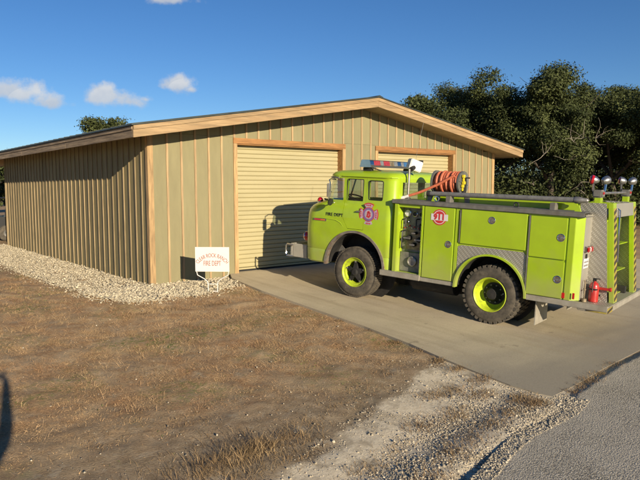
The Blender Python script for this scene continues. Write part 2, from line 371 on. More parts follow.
def grow(a, b, n, far):
    k = np.arange(1, n+1); s = (far)**(k/n)*k/n
    return s*far/s[-1] if False else (np.geomspace(1, far, n)-1)/(far-1)*far*0+np.cumsum(np.geomspace(.1, far*.35, n))
def slabX(y): return np.interp(-y, [-p[1] for p in SLAB_L], [p[0] for p in SLAB_L])
gx = np.concatenate([(-8.0-grow(0, 0, 26, 500))[::-1], np.arange(-8, 3.0, .055), 3.0+grow(0, 0, 26, 500)])
gy = np.concatenate([(-10.8-grow(0, 0, 24, 500))[::-1], np.arange(-10.8, 3.0, .055), 3.0+grow(0, 0, 26, 500)])
GX, GY = np.meshgrid(gx, gy)
GZ = terr(GX, GY)
nzv = np.array([noise.fractal(Vector((x*1.7, y*1.7, 0)), .9, 2.1, 5) if -9 < x < 4 and -12 < y < 6 else 0. for x, y in zip(GX.ravel(), GY.ravel())]).reshape(GX.shape)
vd = polydist(GX, GY, VERGE_T, False)
in_verge = inpoly(GX, GY, VERGE_T+[(2, -9.5), (2, -11), (-6, -11)])
verge = sm(-.12, .34, np.where(in_verge, vd, -vd)+nzv*.16+.05)*(1-sm(.2, .6, eY(GX)-.25-GY))
near_b = ((GX > -.3) & (GY > -.15)) | ((GX > 1.0) & (GY < -7.9) & (GX > 1.02)) | ((GX > slabX(np.minimum(GY, 0))-.03) & (GY > -9))
GZ = GZ+nzv*.026*(1-near_b)*(1-.65*verge)
green = np.clip(np.array([noise.noise(Vector((x*.9+9, y*.9, 3)))*1.6+noise.noise(Vector((x*4, y*4, 7)))*.5 for x, y in zip(GX.ravel(), GY.ravel())]).reshape(GX.shape), 0, 1)
turf = sm(-8.2, -5.9, GY)*(1-verge)
n1, n2_ = GX.shape
idx = np.arange(n1*n2_).reshape(n1, n2_)
F = np.stack([idx[:-1, :-1], idx[:-1, 1:], idx[1:, 1:], idx[1:, :-1]], -1).reshape(-1, 4)

def ground_material():
    mt = bpy.data.materials.new('dry_turf_and_dirt'); mt.use_nodes = True; N, L = mt.node_tree.nodes, mt.node_tree.links; b = N['Principled BSDF']
    b.inputs['Roughness'].default_value = .95; b.inputs['Specular IOR Level'].default_value = .15
    t = N.new('ShaderNodeTexCoord'); at = N.new('ShaderNodeAttribute'); at.attribute_name = 'zone'; sp = N.new('ShaderNodeSeparateColor'); L.new(at.outputs['Color'], sp.inputs[0])
    def nz(scale, det=6, rough=.6):
        n = N.new('ShaderNodeTexNoise'); n.inputs['Scale'].default_value = scale; n.inputs['Detail'].default_value = det; n.inputs['Roughness'].default_value = rough; L.new(t.outputs['Object'], n.inputs['Vector']); return n.outputs['Fac']
    def rng_(v, a, b_, c=0., d=1.):
        r = N.new('ShaderNodeMapRange'); r.inputs[1].default_value = a; r.inputs[2].default_value = b_; r.inputs[3].default_value = c; r.inputs[4].default_value = d; L.new(v, r.inputs[0]); return r.outputs[0]
    def mix(fac, a, b_):
        m_ = N.new('ShaderNodeMix'); m_.data_type = 'RGBA'
        L.new(fac, m_.inputs['Factor'])
        for k, v in (('A', a), ('B', b_)):
            if isinstance(v, tuple): m_.inputs[k].default_value = (*v, 1)
            else: L.new(v, m_.inputs[k])
        return m_.outputs['Result']
    def mul(a, b_, op='MULTIPLY'):
        m_ = N.new('ShaderNodeMath'); m_.operation = op; m_.use_clamp = True
        for i, v in enumerate((a, b_)):
            if isinstance(v, (int, float)): m_.inputs[i].default_value = v
            else: L.new(v, m_.inputs[i])
        return m_.outputs[0]
    dirt = mix(rng_(nz(7), .35, .65), (.25, .19, .12), (.40, .315, .21))
    dirt = mix(rng_(nz(60), .56, .72), dirt, (.50, .41, .29))
    turf_ = mix(rng_(nz(3.1), .35, .65), (.41, .235, .115), (.62, .42, .225))
    turf_ = mix(rng_(nz(38, 4), .45, .7), turf_, (.17, .115, .065))
    pale = rng_(nz(5.2, 7, .62), .57, .66)
    dirt = mix(mul(pale, .75), dirt, (.47, .40, .29))
    dirt = mix(rng_(nz(17, 8, .7), .60, .68), dirt, (.13, .095, .06))
    turf_ = mix(mul(rng_(nz(1.6, 7), .5, .66), .6), turf_, (.60, .46, .29))
    tf = mul(sp.outputs['Green'], rng_(nz(5), .25, .6))
    c = mix(tf, dirt, turf_)
    c = mix(mul(sp.outputs['Blue'], rng_(nz(14), .45, .62)), c, (.17, .19, .06))
    sand = mix(rng_(nz(20), .35, .65), (.64, .545, .385), (.78, .68, .50))
    sand = mix(rng_(nz(110, 3), .5, .68), sand, (.44, .38, .275))
    sand = mix(rng_(nz(4), .5, .62), sand, (.44, .37, .26))
    c = mix(mul(rng_(mul(sp.outputs['Red'], rng_(nz(9), 0, 1, -.3, .3), 'ADD'), .35, .65), 1.), c, sand)
    L.new(c, b.inputs['Base Color'])
    bp = N.new('ShaderNodeBump'); bp.inputs['Distance'].default_value = .026; L.new(rng_(sp.outputs['Red'], 0, 1, 1., .3), bp.inputs['Strength']); L.new(nz(36, 9, .74), bp.inputs['Height']); L.new(bp.outputs[0], b.inputs['Normal'])
    return mt
gm = np_mesh('ground', np.stack([GX, GY, GZ], -1).reshape(-1, 3), F, ground_material(), True)
ca = gm.color_attributes.new('zone', 'FLOAT_COLOR', 'POINT')
ca.data.foreach_set('color', np.stack([verge, turf, green*turf, np.ones_like(GX)], -1).astype(np.float32).ravel())
tag(link('ground', gm), kind='structure')

# road (chip seal)
def road_material():
    mt = bpy.data.materials.new('chip_seal'); mt.use_nodes = True; N, L = mt.node_tree.nodes, mt.node_tree.links; b = N['Principled BSDF']
    b.inputs['Roughness'].default_value = .85; b.inputs['Specular IOR Level'].default_value = .3
    t = N.new('ShaderNodeTexCoord'); v = N.new('ShaderNodeTexVoronoi'); v.inputs['Scale'].default_value = 62; L.new(t.outputs['Object'], v.inputs['Vector'])
    rp = N.new('ShaderNodeValToRGB'); e = rp.color_ramp.elements; e[0].color = (.32, .28, .205, 1); e[1].color = (.74, .66, .50, 1); e[1].position = .9
    m1 = rp.color_ramp.elements.new(.5); m1.color = (.54, .48, .36, 1)
    sc = N.new('ShaderNodeSeparateColor'); L.new(v.outputs['Color'], sc.inputs[0]); L.new(sc.outputs[0], rp.inputs[0])
    r = N.new('ShaderNodeMapRange'); r.inputs[1].default_value = .35; r.inputs[2].default_value = .75; L.new(v.outputs['Distance'], r.inputs[0])
    mx = N.new('ShaderNodeMix'); mx.data_type = 'RGBA'; mx.inputs['B'].default_value = (.22, .19, .145, 1); L.new(r.outputs[0], mx.inputs['Factor']); L.new(rp.outputs[0], mx.inputs['A'])
    n = N.new('ShaderNodeTexNoise'); n.inputs['Scale'].default_value = 1.3; n.inputs['Detail'].default_value = 6; L.new(t.outputs['Object'], n.inputs['Vector'])
    r2 = N.new('ShaderNodeMapRange'); r2.inputs[1].default_value = .35; r2.inputs[2].default_value = .68; r2.inputs[4].default_value = .6; L.new(n.outputs['Fac'], r2.inputs[0])
    m2 = N.new('ShaderNodeMix'); m2.data_type = 'RGBA'; m2.inputs['B'].default_value = (.56, .50, .39, 1); L.new(r2.outputs[0], m2.inputs['Factor']); L.new(mx.outputs['Result'], m2.inputs['A'])
    L.new(m2.outputs['Result'], b.inputs['Base Color'])
    bp = N.new('ShaderNodeBump'); bp.inputs['Strength'].default_value = .8; bp.inputs['Distance'].default_value = .005; bp.invert = True; L.new(v.outputs['Distance'], bp.inputs['Height']); L.new(bp.outputs[0], b.inputs['Normal'])
    return mt
RE = dense(ROAD_E, .06, .03)
rows = [0, .001, .12, .3, .5, .8, 1.2, 1.7, 2.3, 3, 4, 5.2, 7, 9, 11]
RV = []; 
for x, y in RE:
    for k, o_ in enumerate(rows): 
        z = float(road_h(x, y-o_))
        RV.append((x, y-o_, z-.09 if k == 0 else z))
nr = len(rows); RF = [(i*nr+j, i*nr+j+1, (i+1)*nr+j+1, (i+1)*nr+j) for i in range(len(RE)-1) for j in range(nr-1)]
rm = np_mesh('road', RV, np.array(RF), road_material(), False)
tag(link('road', rm), kind='structure')

# concrete driveway
def concrete_material():
    mt = mat('driveway_concrete', (.53, .45, .305), .85, .06, 1.1, bump=.12, bscale=90, dirt=(.42, .345, .23, .45), dscale=.8)
    N, L = mt.node_tree.nodes, mt.node_tree.links; b = N['Principled BSDF']; src = b.inputs['Base Color'].links[0].from_socket
    t = N.new('ShaderNodeTexCoord'); sx = N.new('ShaderNodeSeparateXYZ'); L.new(t.outputs['Object'], sx.inputs[0])
    n = N.new('ShaderNodeTexNoise'); n.inputs['Scale'].default_value = 1.1; n.inputs['Detail'].default_value = 7
    mp = N.new('ShaderNodeMapping'); mp.inputs['Scale'].default_value = (.45, 1.3, 1); L.new(t.outputs['Object'], mp.inputs[0]); L.new(mp.outputs[0], n.inputs['Vector'])
    # washed-in road grime towards the road end
    a = N.new('ShaderNodeMath'); a.operation = 'MULTIPLY_ADD'; a.inputs[1].default_value = 2.2; L.new(n.outputs['Fac'], a.inputs[0]); L.new(sx.outputs['Y'], a.inputs[2])
    r = N.new('ShaderNodeMapRange'); r.inputs[1].default_value = -5.5; r.inputs[2].default_value = -7.0; r.inputs[4].default_value = .9; L.new(a.outputs[0], r.inputs[0])
    m_ = N.new('ShaderNodeMix'); m_.data_type = 'RGBA'; m_.inputs['B'].default_value = (.27, .24, .185, 1); L.new(r.outputs[0], m_.inputs['Factor']); L.new(src, m_.inputs['A'])
    # old drips and rubbed-in tyre dirt, drawn out along the drive
    mp2 = N.new('ShaderNodeMapping'); mp2.inputs['Rotation'].default_value = (0, 0, .2); mp2.inputs['Scale'].default_value = (2.6, .35, 1); L.new(t.outputs['Object'], mp2.inputs[0])
    n4 = N.new('ShaderNodeTexNoise'); n4.inputs['Scale'].default_value = 1.; n4.inputs['Detail'].default_value = 8; n4.inputs['Roughness'].default_value = .62; L.new(mp2.outputs[0], n4.inputs['Vector'])
    r4 = N.new('ShaderNodeMapRange'); r4.inputs[1].default_value = .52; r4.inputs[2].default_value = .70; r4.inputs[4].default_value = .5; L.new(n4.outputs['Fac'], r4.inputs[0])
    m4 = N.new('ShaderNodeMix'); m4.data_type = 'RGBA'; m4.inputs['B'].default_value = (.33, .265, .17, 1); L.new(r4.outputs[0], m4.inputs['Factor']); L.new(m_.outputs['Result'], m4.inputs['A']); m_ = m4
    n5 = N.new('ShaderNodeTexNoise'); n5.inputs['Scale'].default_value = 5.5; n5.inputs['Detail'].default_value = 4; L.new(t.outputs['Object'], n5.inputs['Vector'])
    r5 = N.new('ShaderNodeMapRange'); r5.inputs[1].default_value = .67; r5.inputs[2].default_value = .72; r5.inputs[4].default_value = .45; L.new(n5.outputs['Fac'], r5.inputs[0])
    m5 = N.new('ShaderNodeMix'); m5.data_type = 'RGBA'; m5.inputs['B'].default_value = (.20, .17, .12, 1); L.new(r5.outputs[0], m5.inputs['Factor']); L.new(m_.outputs['Result'], m5.inputs['A']); m_ = m5
    n3 = N.new('ShaderNodeTexNoise'); n3.inputs['Scale'].default_value = 55; n3.inputs['Detail'].default_value = 3; L.new(t.outputs['Object'], n3.inputs['Vector'])
    r3 = N.new('ShaderNodeMapRange'); r3.inputs[1].default_value = .35; r3.inputs[2].default_value = .75; r3.inputs[3].default_value = .9; r3.inputs[4].default_value = 1.1; L.new(n3.outputs['Fac'], r3.inputs[0])
    h_ = N.new('ShaderNodeHueSaturation'); L.new(r3.outputs[0], h_.inputs['Value']); L.new(m_.outputs['Result'], h_.inputs['Color'])
    L.new(h_.outputs['Color'], b.inputs['Base Color'])
    return mt
CON = concrete_material()
SL = dense(SLAB_L, .15); SRr = dense(SLAB_R, .15)
ring = SL+SRr+[(14.5, .2)]
top = [(x, y, slab_h(y)) for x, y in ring]; nb = len(ring)
mb = MB(); 
# top built as strips in y so the plane bends at the wall line
def slab_part(y0, y1):
    def xl(y):
        for (xa, ya), (xb, yb) in zip(SLAB_L[:-1], SLAB_L[1:]):
            if ya >= y >= yb and ya != yb: return xa+(xb-xa)*(ya-y)/(ya-yb)
        return SLAB_L[-1][0]
    return xl
xl = slab_part(0, 0)
mb.add([(2.0, .2, slab_h(0)), (2.0, 0, slab_h(0)), (14.5, 0, slab_h(0)), (14.5, .2, slab_h(0))], [(0, 1, 2, 3)])
poly = [p for p in SL if p[1] <= 0]+SRr+[(14.5, 0)]
mb.add([(x, y, slab_h(y)) for x, y in poly], [tuple(range(len(poly)))])
edge = [p for p in SL if p[1] <= 0]+SRr
ev = [(x, y, slab_h(y)) for x, y in edge]+[(x, y, slab_h(y)-.16) for x, y in edge]; ne = len(edge)
mb.add(ev, [(i, i+1, ne+i+1, ne+i) for i in range(ne-1)])
me = bpy.data.meshes.new('driveway'); me.from_pydata(mb.v, [], mb.f); me.materials.append(CON)
bm = bmesh.new(); bm.from_mesh(me); bmesh.ops.remove_doubles(bm, verts=bm.verts, dist=.0005); bmesh.ops.recalc_face_normals(bm, faces=bm.faces); bmesh.ops.triangulate(bm, faces=[f for f in bm.faces if len(f.verts) > 4]); bm.to_mesh(me); bm.free()
tag(link('driveway', me), kind='structure')

# ------------------------------------------------------------------ fire station
B = empty('fire_station', (6.2, 0, -.185), 'long low fire station with board and batten siding, cream roll-up doors and wide gable roof', 'building')
BL = (-6.2, 0, .185)     # parts are written in world metres
W_ = 12.473; LN = 12.95; OE = .6244; OG = .7352; ZE = 2.976; ZR = 4.124; XR = W_/2
D1 = (2.13, 5.684); D2 = (6.827, 10.391); HD = 3.15; TW = .105
slope = (ZR-ZE)/(XR+OE)
def soff(x): return ZE+slope*(x+OE if x < XR else W_+OE-x)+.03     # underside of the roof at x
def bobj(name, mb, m, parent=B, **k):
    off = Vector(BL); 
    if parent is not B: off = Vector((0, 0, 0))
    o = obj(name, mb, m, parent, **k); o.location = off; return o
# front panels
jx = [0.10]+[.09+.345*k for k in range(1, 36)]+[W_-.10]
jx = [x for i, x in enumerate(jx) if i == 0 or x-jx[i-1] > .12]
def zones(x0, x1, zt):
    """vertical ranges of the wall outside the door openings between x0 and x1 -> list of (xa, xb, za)"""
    cuts = sorted({x0, x1, *[c for d in (D1, D2) for c in (d[0]+.02, d[1]-.02) if x0 < c < x1]})
    out = []
    for a, b in zip(cuts[:-1], cuts[1:]):
        mid = (a+b)/2; inside = any(d[0]+.02 < mid < d[1]-.02 for d in (D1, D2))
        out.append((a, b, HD-.05 if inside else -.28))
    return out
SEAM = 3.17
for x0, x1 in zip(jx[:-1], jx[1:]):
    for a, b, z0 in zones(x0, x1, 0):
        if z0 < SEAM-.2:
            t0, t1 = min(SEAM-.004, soff(a)+.02), min(SEAM-.004, soff(b)+.02)
            bobj('siding_panel', MB().prism([(a, z0), (b, z0), (b, t1), (a, t0)], 'y', 0, .025), M['panel'])
        if soff(a) > SEAM+.05 or soff(b) > SEAM+.05:
            za = SEAM if z0 < SEAM-.2 else z0
            bobj('siding_panel', MB().prism([(a, za), (b, za), (b, max(za, soff(b)+.02)), (a, max(za, soff(a)+.02))], 'y', 0, .025), M['panel'])
for x in jx[1:-1]:
    z0 = -.26; ins = any(d[0]-.04 < x < d[1]+.04 for d in (D1, D2))
    if ins: z0 = HD+.001
    bobj('batten', MB().prism([(x-.024, z0), (x+.024, z0), (x+.024, soff(x+.024)), (x-.024, soff(x-.024))], 'y', -.024, -.001), M['batten'], bevel=.004)
# corner boards
bobj('corner_board', MB().prism([(-.028, -.27), (.10, -.27), (.10, soff(.1)), (-.028, soff(-.028))], 'y', -.028, .0), M['trim'], bevel=.004)
bobj('corner_board', MB().prism([(W_-.10, -.27), (W_+.028, -.27), (W_+.028, soff(W_+.028)), (W_-.10, soff(W_-.1))], 'y', -.028, .0), M['trim'], bevel=.004)
# left wall
ny = int((LN-.1)/.345)
ly = [.03]+[.345*k+.02 for k in range(1, ny+1)]+[LN]
for y0, y1 in zip(ly[:-1], ly[1:]):
    bobj('siding_panel', MB().box(0, .022, y0, y1, -.28, soff(0)), M['side_panel'])
bproto = None
for y in ly[1:]:
    if bproto is None: bproto = bobj('batten', MB().box(-.024, -.001, -.024, .024, -.27, soff(0)-.02), M['side_batten'], bevel=.003); bproto.location = Vector(BL)+Vector((0, y, 0))
    else: dup(bproto, Vector(BL)+Vector((0, y, 0)), B)
bobj('corner_board', MB().box(-.028, -.001, .001, .10, -.27, soff(0)-.01), M['trim'], bevel=.004)
# plain right and back walls
rproto = None
bobj('siding_panel', MB().box(W_-.022, W_, .03, LN, -.28, soff(W_)), M['panel'])
for y in ly[1:]:
    if rproto is None: rproto = bobj('batten', MB().box(W_+.001, W_+.03, -.024, .024, -.27, soff(0)-.02), M['batten']); rproto.location = Vector(BL)+Vector((0, y, 0))
    else: dup(rproto, Vector(BL)+Vector((0, y, 0)), B)
bobj('back_wall', MB().prism([(.03, -.28), (W_-.03, -.28), (W_-.03, soff(W_)), (XR, soff(XR)), (.03, soff(0))], 'y', LN-.03, LN-.005), M['panel'])
# carport posts beyond the closed part
for x, y in ((.1, 16.6), (.1, 20.2), (W_-.1, 16.6), (W_-.1, 20.2), (4.2, 20.2), (8.3, 20.2)):
    bobj('carport_post', MB().box(x-.07, x+.07, y-.07, y+.07, -.28, soff(x)-.02), M['trim'], bevel=.006)
bobj('carport_beam', MB().box(-.02, .12, LN+.01, 20.4, soff(0)-.27, soff(0)-.02), M['trim'])
# doors
def rollup(d):
    dr = bpy.data.objects.new('roll_up_door', None); COL.objects.link(dr); dr.parent = B; dr.location = Vector(BL)+Vector(((d[0]+d[1])/2, .2, 0)); dr.empty_display_size = .2
    hw = (d[1]-d[0])/2-TW; h = .1075
    s = MB(); prof = [(.012, 0), (-.010, .012), (-.014, .03), (-.014, h-.03), (-.010, h-.012), (.012, h)]
    s.v = [(x, y, z) for x in (-hw-.02, hw+.02) for y, z in prof]; n = len(prof)
    s.f = [(i, i+1, n+i+1, n+i) for i in range(n-1)]
    sme = s.mesh('slat', M['slat'])
    k = 0; z = 0.0
    while z < HD-.02:
        link('slat', sme, dr, (0, 0, z)); z += h
    obj('bottom_bar', MB().box(-hw, hw, -.03, .03, -.045, -.005), M['slat'], dr)
    obj('bottom_seal', MB().box(-hw, hw, -.012, .012, -.093, -.046), M['rubber'], dr)
    a, b = d
    jambs = [(a, a+TW), (b-TW, b)]
    for x0, x1 in jambs:
        bobj('door_jamb', MB().box(x0, x1, -.03, -.001, -.2, HD-.132), M['trim'], bevel=.004)
        # deep reveal boards
    bobj('jamb_reveal', MB().box(a+TW-.03, a+TW, .0, .26, -.12, HD-.13), M['header'])
    bobj('jamb_reveal', MB().box(b-TW, b-TW+.03, .0, .26, -.12, HD-.13), M['header'])
    bobj('door_header', MB().box(a, b, -.032, -.001, HD-.13, HD), M['header'], bevel=.004)
    bobj('header_reveal', MB().box(a+TW, b-TW, .0, .26, HD-.155, HD-.132), M['header'])
rollup(D1); rollup(D2)
bobj('door_backing', MB().box(2.0, W_-.2, .3, .33, -.2, 3.4), M['dark'])
# roof
YB = 20.8
def rx(x): return ZE+slope*(x+OE if x < XR else W_+OE-x)
FH = .245
for sgn in (0, 1):
    xe, xm = (-OE, XR) if sgn == 0 else (W_+OE, XR)
    ov = -.05 if sgn == 0 else .05
    zs = slope*.05
    p = [(xe+ov, ZE+FH-zs), (xm, ZR+FH), (xm, ZR+FH+.03), (xe+ov, ZE+FH+.03-zs)]
    bobj('roof_sheet', MB().prism(p, 'y', -OG-.045, YB+.05), M['roof'])
    rb = MB()
    for k in range(0, 48):
        y = -OG+.2+k*.45
        rb.prism([(xe+ov, ZE+FH-zs+.03), (xm, ZR+FH+.03), (xm, ZR+FH+.05), (xe+ov, ZE+FH+.05-zs)], 'y', y-.012, y+.012)
    tag(bobj('roof_ribs', rb, M['roof']), kind='stuff')
    # rake fascia: two lapped boards
    rake = [(xe, ZE), (xm, ZR), (xm, ZR+FH-.003), (xe, ZE+FH-.003)]
    for yy in (-OG, YB-.04):
        bobj('rake_fascia', MB().prism(rake, 'y', yy, yy+.04), M['fascia'], bevel=.004)
    bobj('rake_trim', MB().prism([(xe, ZE+FH*.64), (xm, ZR+FH*.64), (xm, ZR+FH-.004), (xe, ZE+FH-.004)], 'y', -OG-.022, -OG-.001), M['fascia'], bevel=.004)
    # eave fascia
    x0, x1 = (xe, xe+.04) if sgn == 0 else (xe-.04, xe)
    xs = -1 if sgn == 0 else 1
    n = 5; ys = np.linspace(-OG+.042, YB-.042, n+1)
    for i in range(n):
        bobj('eave_fascia', MB().box(x0, x1, ys[i]+.002, ys[i+1]-.002, ZE+.004, ZE+FH*.98), M['fascia_old'], bevel=.004)
        bobj('eave_trim', MB().box(xe, xe+xs*.02, ys[i]+.002, ys[i+1]-.002, ZE+FH*.64, ZE+FH-.018), M['fascia_old'], bevel=.003)
    # soffit boards (underside of the roof deck)
    ys = np.linspace(-OG+.042, YB-.042, 10)
    for i in range(9):
        a, b = ys[i]+.002, ys[i+1]-.002
        bobj('soffit_board', MB().prism([(x0 if sgn else x1, rx(x0 if sgn else x1)+.03), (xm, ZR+.03), (xm, ZR+.05), (x0 if sgn else x1, rx(x0 if sgn else x1)+.05)], 'y', a, b), M['soffit'])
bobj('ridge_cap', MB().prism([(XR-.14, ZR+FH+.035-.14*slope), (XR, ZR+FH+.06), (XR+.14, ZR+FH+.035-.14*slope), (XR, ZR+FH+.03)], 'y', -OG-.05, YB+.05), M['roof'])

# ------------------------------------------------------------------ limestone gravel
ico = bmesh.new(); bmesh.ops.create_icosphere(ico, subdivisions=1, radius=1); ico.verts.ensure_lookup_table()
IV = np.array([v.co[:] for v in ico.verts]); IF = np.array([[v.index for v in f.verts] for f in ico.faces]); ico.free()
OV = np.array([[1,0,0],[-1,0,0],[0,1,0],[0,-1,0],[0,0,1],[0,0,-1]], float); OF = np.array([[0,2,4],[2,1,4],[1,3,4],[3,0,4],[2,0,5],[1,2,5],[3,1,5],[0,3,5]])
def rocks(P, S, flat=.6, IV=IV, IF=IF):
    """P (n,3) centres, S (n) sizes -> V, F of lumpy stones"""
    n = len(P); k = len(IV)
    jit = rng.uniform(.62, 1.25, (n, k, 1)); V = IV[None]*jit
    sc = np.stack([rng.uniform(.75, 1.35, n), rng.uniform(.7, 1.1, n), rng.uniform(flat*.75, flat*1.3, n)], -1); V = V*sc[:, None]
    a = rng.uniform(0, 6.283, n); tl = rng.normal(0, .35, n); c, s = np.cos(a), np.sin(a); ct, st = np.cos(tl), np.sin(tl)
    y, z = V[..., 1]*ct[:, None]-V[..., 2]*st[:, None], V[..., 1]*st[:, None]+V[..., 2]*ct[:, None]
    x = V[..., 0]; V = np.stack([x*c[:, None]-y*s[:, None], x*s[:, None]+y*c[:, None], z], -1)
    V = V*S[:, None, None]+P[:, None]
    F = IF[None]+(np.arange(n)*k)[:, None, None]
    return V.reshape(-1, 3), F.reshape(-1, 3)
gp = np.array(GRAVEL); N_ = 110000
x = rng.uniform(-2.2, 2.1, N_); y = np.where(rng.random(N_) < .42, rng.uniform(-1.8, .1, N_), rng.uniform(-.2, 13.5, N_))
ins = inpoly(x, y, GRAVEL); dd = polydist(x, y, GRAVEL[:13], False)
keep = (ins & (rng.random(N_) < .35+.65*sm(0, .3, dd))) | (~ins & (dd < .35) & (x < .0+2.2) & (rng.random(N_) < .10*(1-dd/.35)) & ~((x > 0) & (y > -.03)))
keep &= ~((x > 1.45) & (y < 0) & (x > 1.98-(-y)*.25))
x, y = x[keep], y[keep]; s = rng.gamma(3.2, .0044, len(x))+.006; s = np.minimum(s, .05)
P = np.stack([x, y, terr(x, y)+rng.uniform(.0, .03, len(x))*(s/.03)], -1)
V, F = rocks(P, s, .5, OV, OF)
tag(link('limestone_gravel', np_mesh('limestone_gravel', V, F, M['limestone'])), 'pale limestone gravel strip along the foot of the station walls', 'gravel', kind='stuff')

# verge stones between dirt and road, and loose pebbles over the dirt
def scatter(n, x0, x1, y0, y1, dens):
    x = rng.uniform(x0, x1, n); y = rng.uniform(y0, y1, n); k = rng.random(n) < dens(x, y); return x[k], y[k]
def roadY(x): return np.interp(x, [p[0] for p in ROAD_E], [p[1] for p in ROAD_E])
def slabX(y): return np.interp(-y, [-p[1] for p in SLAB_L], [p[0] for p in SLAB_L])
def vergeY(x): return np.interp(x, [p[0] for p in VERGE_T], [p[1] for p in VERGE_T])
def fbm(x, y, sc, off=0.):
    return np.array([noise.fractal(Vector((a*sc+off, b*sc, off)), .8, 2.1, 3) for a, b in zip(x, y)])
def ver(x, y):
    t = (vergeY(x)-y)/(vergeY(x)-roadY(x)+1e-6)       # 0 at the dirt side, 1 at the road
    return np.where((t > -.05) & (t < 1.12) & ((x < slabX(y)-.02) | (y < -8.95)), .10+.9*sm(.3, .75, t), 0)
x, y = scatter(150000, -4.6, 1.3, -10.6, -6.9, ver)
s = rng.gamma(1.7, .0026, len(x))+.0025; s = np.minimum(s, .026)
P = np.stack([x, y, np.maximum(terr(x, y), np.where(y < roadY(x), road_h(x, y), -9))+.15*s], -1)
V1, F1 = rocks(P, s, .7, OV, OF)
x, y = scatter(3000, -6.5, 1.6, -8.6, -1.5, lambda x, y: np.where(x < slabX(y)-.05, .25+.75*sm(-6.3, -7.6, y), 0))
s = rng.gamma(1.2, .0028, len(x))+.003; P = np.stack([x, y, terr(x, y)+.012], -1)
V2, F2 = rocks(P, np.minimum(s, .022), .75, OV, OF)
tag(link('verge_gravel', np_mesh('verge_gravel', np.concatenate([V1, V2]), np.concatenate([F1, F2+len(V1)]), M['pebble'])), 'loose grey and tan stones on the verge beside the road', 'gravel', kind='stuff')

# ------------------------------------------------------------------ dry grass
def blades(x, y, L, w, lean, zf=terr, curl=.5, simple=False):
    n = len(x); a = rng.uniform(0, 6.283, n); z = zf(x, y)-.004
    d = np.stack([np.cos(a)*np.sin(lean), np.sin(a)*np.sin(lean), np.cos(lean)], -1)
    b = rng.uniform(0, 6.283, n); sd = np.stack([np.cos(b), np.sin(b), np.zeros(n)], -1)*w[:, None]*.5
    p0 = np.stack([x, y, z], -1); droop = np.stack([np.cos(a), np.sin(a), -np.ones(n)*.55], -1)*(L*curl*.35)[:, None]
    p1 = p0+d*(L*.55)[:, None]; p2 = p0+d*L[:, None]+droop
    p2[:, 2] = np.maximum(p2[:, 2], z+.006)
    if simple:
        V = np.stack([p0-sd, p0+sd, p2], 1).reshape(-1, 3); return V, np.arange(n*3).reshape(-1, 3)
    V = np.stack([p0-sd, p0+sd, p1-sd*.8, p1+sd*.8, p2], 1).reshape(-1, 3)
    k = np.arange(n)*5
    F = np.concatenate([np.stack([k, k+1, k+3], -1), np.stack([k, k+3, k+2], -1), np.stack([k+2, k+3, k+4], -1)])
    return V, F
M['straw'] = mat('dry_grass', (.50, .355, .19), .85, .3, 1.2, island=.4, col2=(.33, .195, .105), spec=.2)
M['weed'] = mat('dry_weeds', (.28, .20, .105), .85, .3, 1.2, island=.55, col2=(.145, .09, .048), spec=.2)
M['greengrass'] = mat('green_grass', (.14, .17, .05), .7, .25, 2, island=.35, spec=.2)
def gdens(x, y):
    v = 1/(1+((x-CAM.x)**2+(y-CAM.y)**2)/130)*2.2                       # thinner with distance: blades merge there anyway
    cl = sm(-.35, .35, fbm(x, y, 2.3, 3.))*.8+.2
    front = sm(-8.3, -5.4, y)*.90+.06
    on = (x < slabX(np.minimum(y, 0))-.02) & ~inpoly(x, y, GRAVEL) & (y > roadY(x)+.15)
    onv = np.where((y < vergeY(x)) , .12, 1.)
    return np.where(on, np.clip(v, 0, 1)*cl*front*onv, 0)
x, y = scatter(760000, -8.5, 1.9, -9.6, 4, gdens)
n = len(x); L = rng.gamma(2.6, .0105, n)+.010; L *= .6+.7*sm(-7.5, -4.5, y); w = rng.uniform(.0018, .0042, n)*(1+.12*np.hypot(x-CAM.x, y-CAM.y)/4)
nr2 = np.hypot(x-CAM.x, y-CAM.y) < 7.6; ln_ = np.clip(rng.normal(1.12, .33, n), .1, 1.52); L = np.minimum(L, .11)
V, F = blades(x[nr2], y[nr2], L[nr2], w[nr2], ln_[nr2]); V_b, F_b = blades(x[~nr2], y[~nr2], L[~nr2], w[~nr2]*1.15, ln_[~nr2], simple=True)
V, F = np.concatenate([V, V_b]), np.concatenate([F, F_b+len(V)])
tag(link('dry_grass', np_mesh('dry_grass', V, F, M['straw'])), 'short dead brown turf across the yard', 'grass', kind='stuff')
x, y = scatter(60000, -8.5, 1.9, -9, 6, lambda x, y: np.where((x < slabX(np.minimum(y, 0))-.05) & ~inpoly(x, y, GRAVEL), np.clip(fbm(x, y, .8, 31.)*1.6-.45, 0, 1)*np.clip(fbm(x, y, 3.4, 11.)+.3, 0, 1), 0)
               +np.where((np.hypot((x+2.3)/.6, (y-.5)/1.3) < 1) & ~inpoly(x, y, GRAVEL), .5*np.clip(fbm(x, y, 2.4, 5.)+.5, 0, 1), 0))
n = len(x); V, F = blades(x, y, rng.uniform(.02, .06, n), rng.uniform(.004, .009, n), np.clip(rng.normal(.8, .3, n), .1, 1.4))
tag(link('green_grass', np_mesh('green_grass', V, F, M['greengrass'])), 'thin patches of green grass coming up through the dead turf', 'grass', kind='stuff')
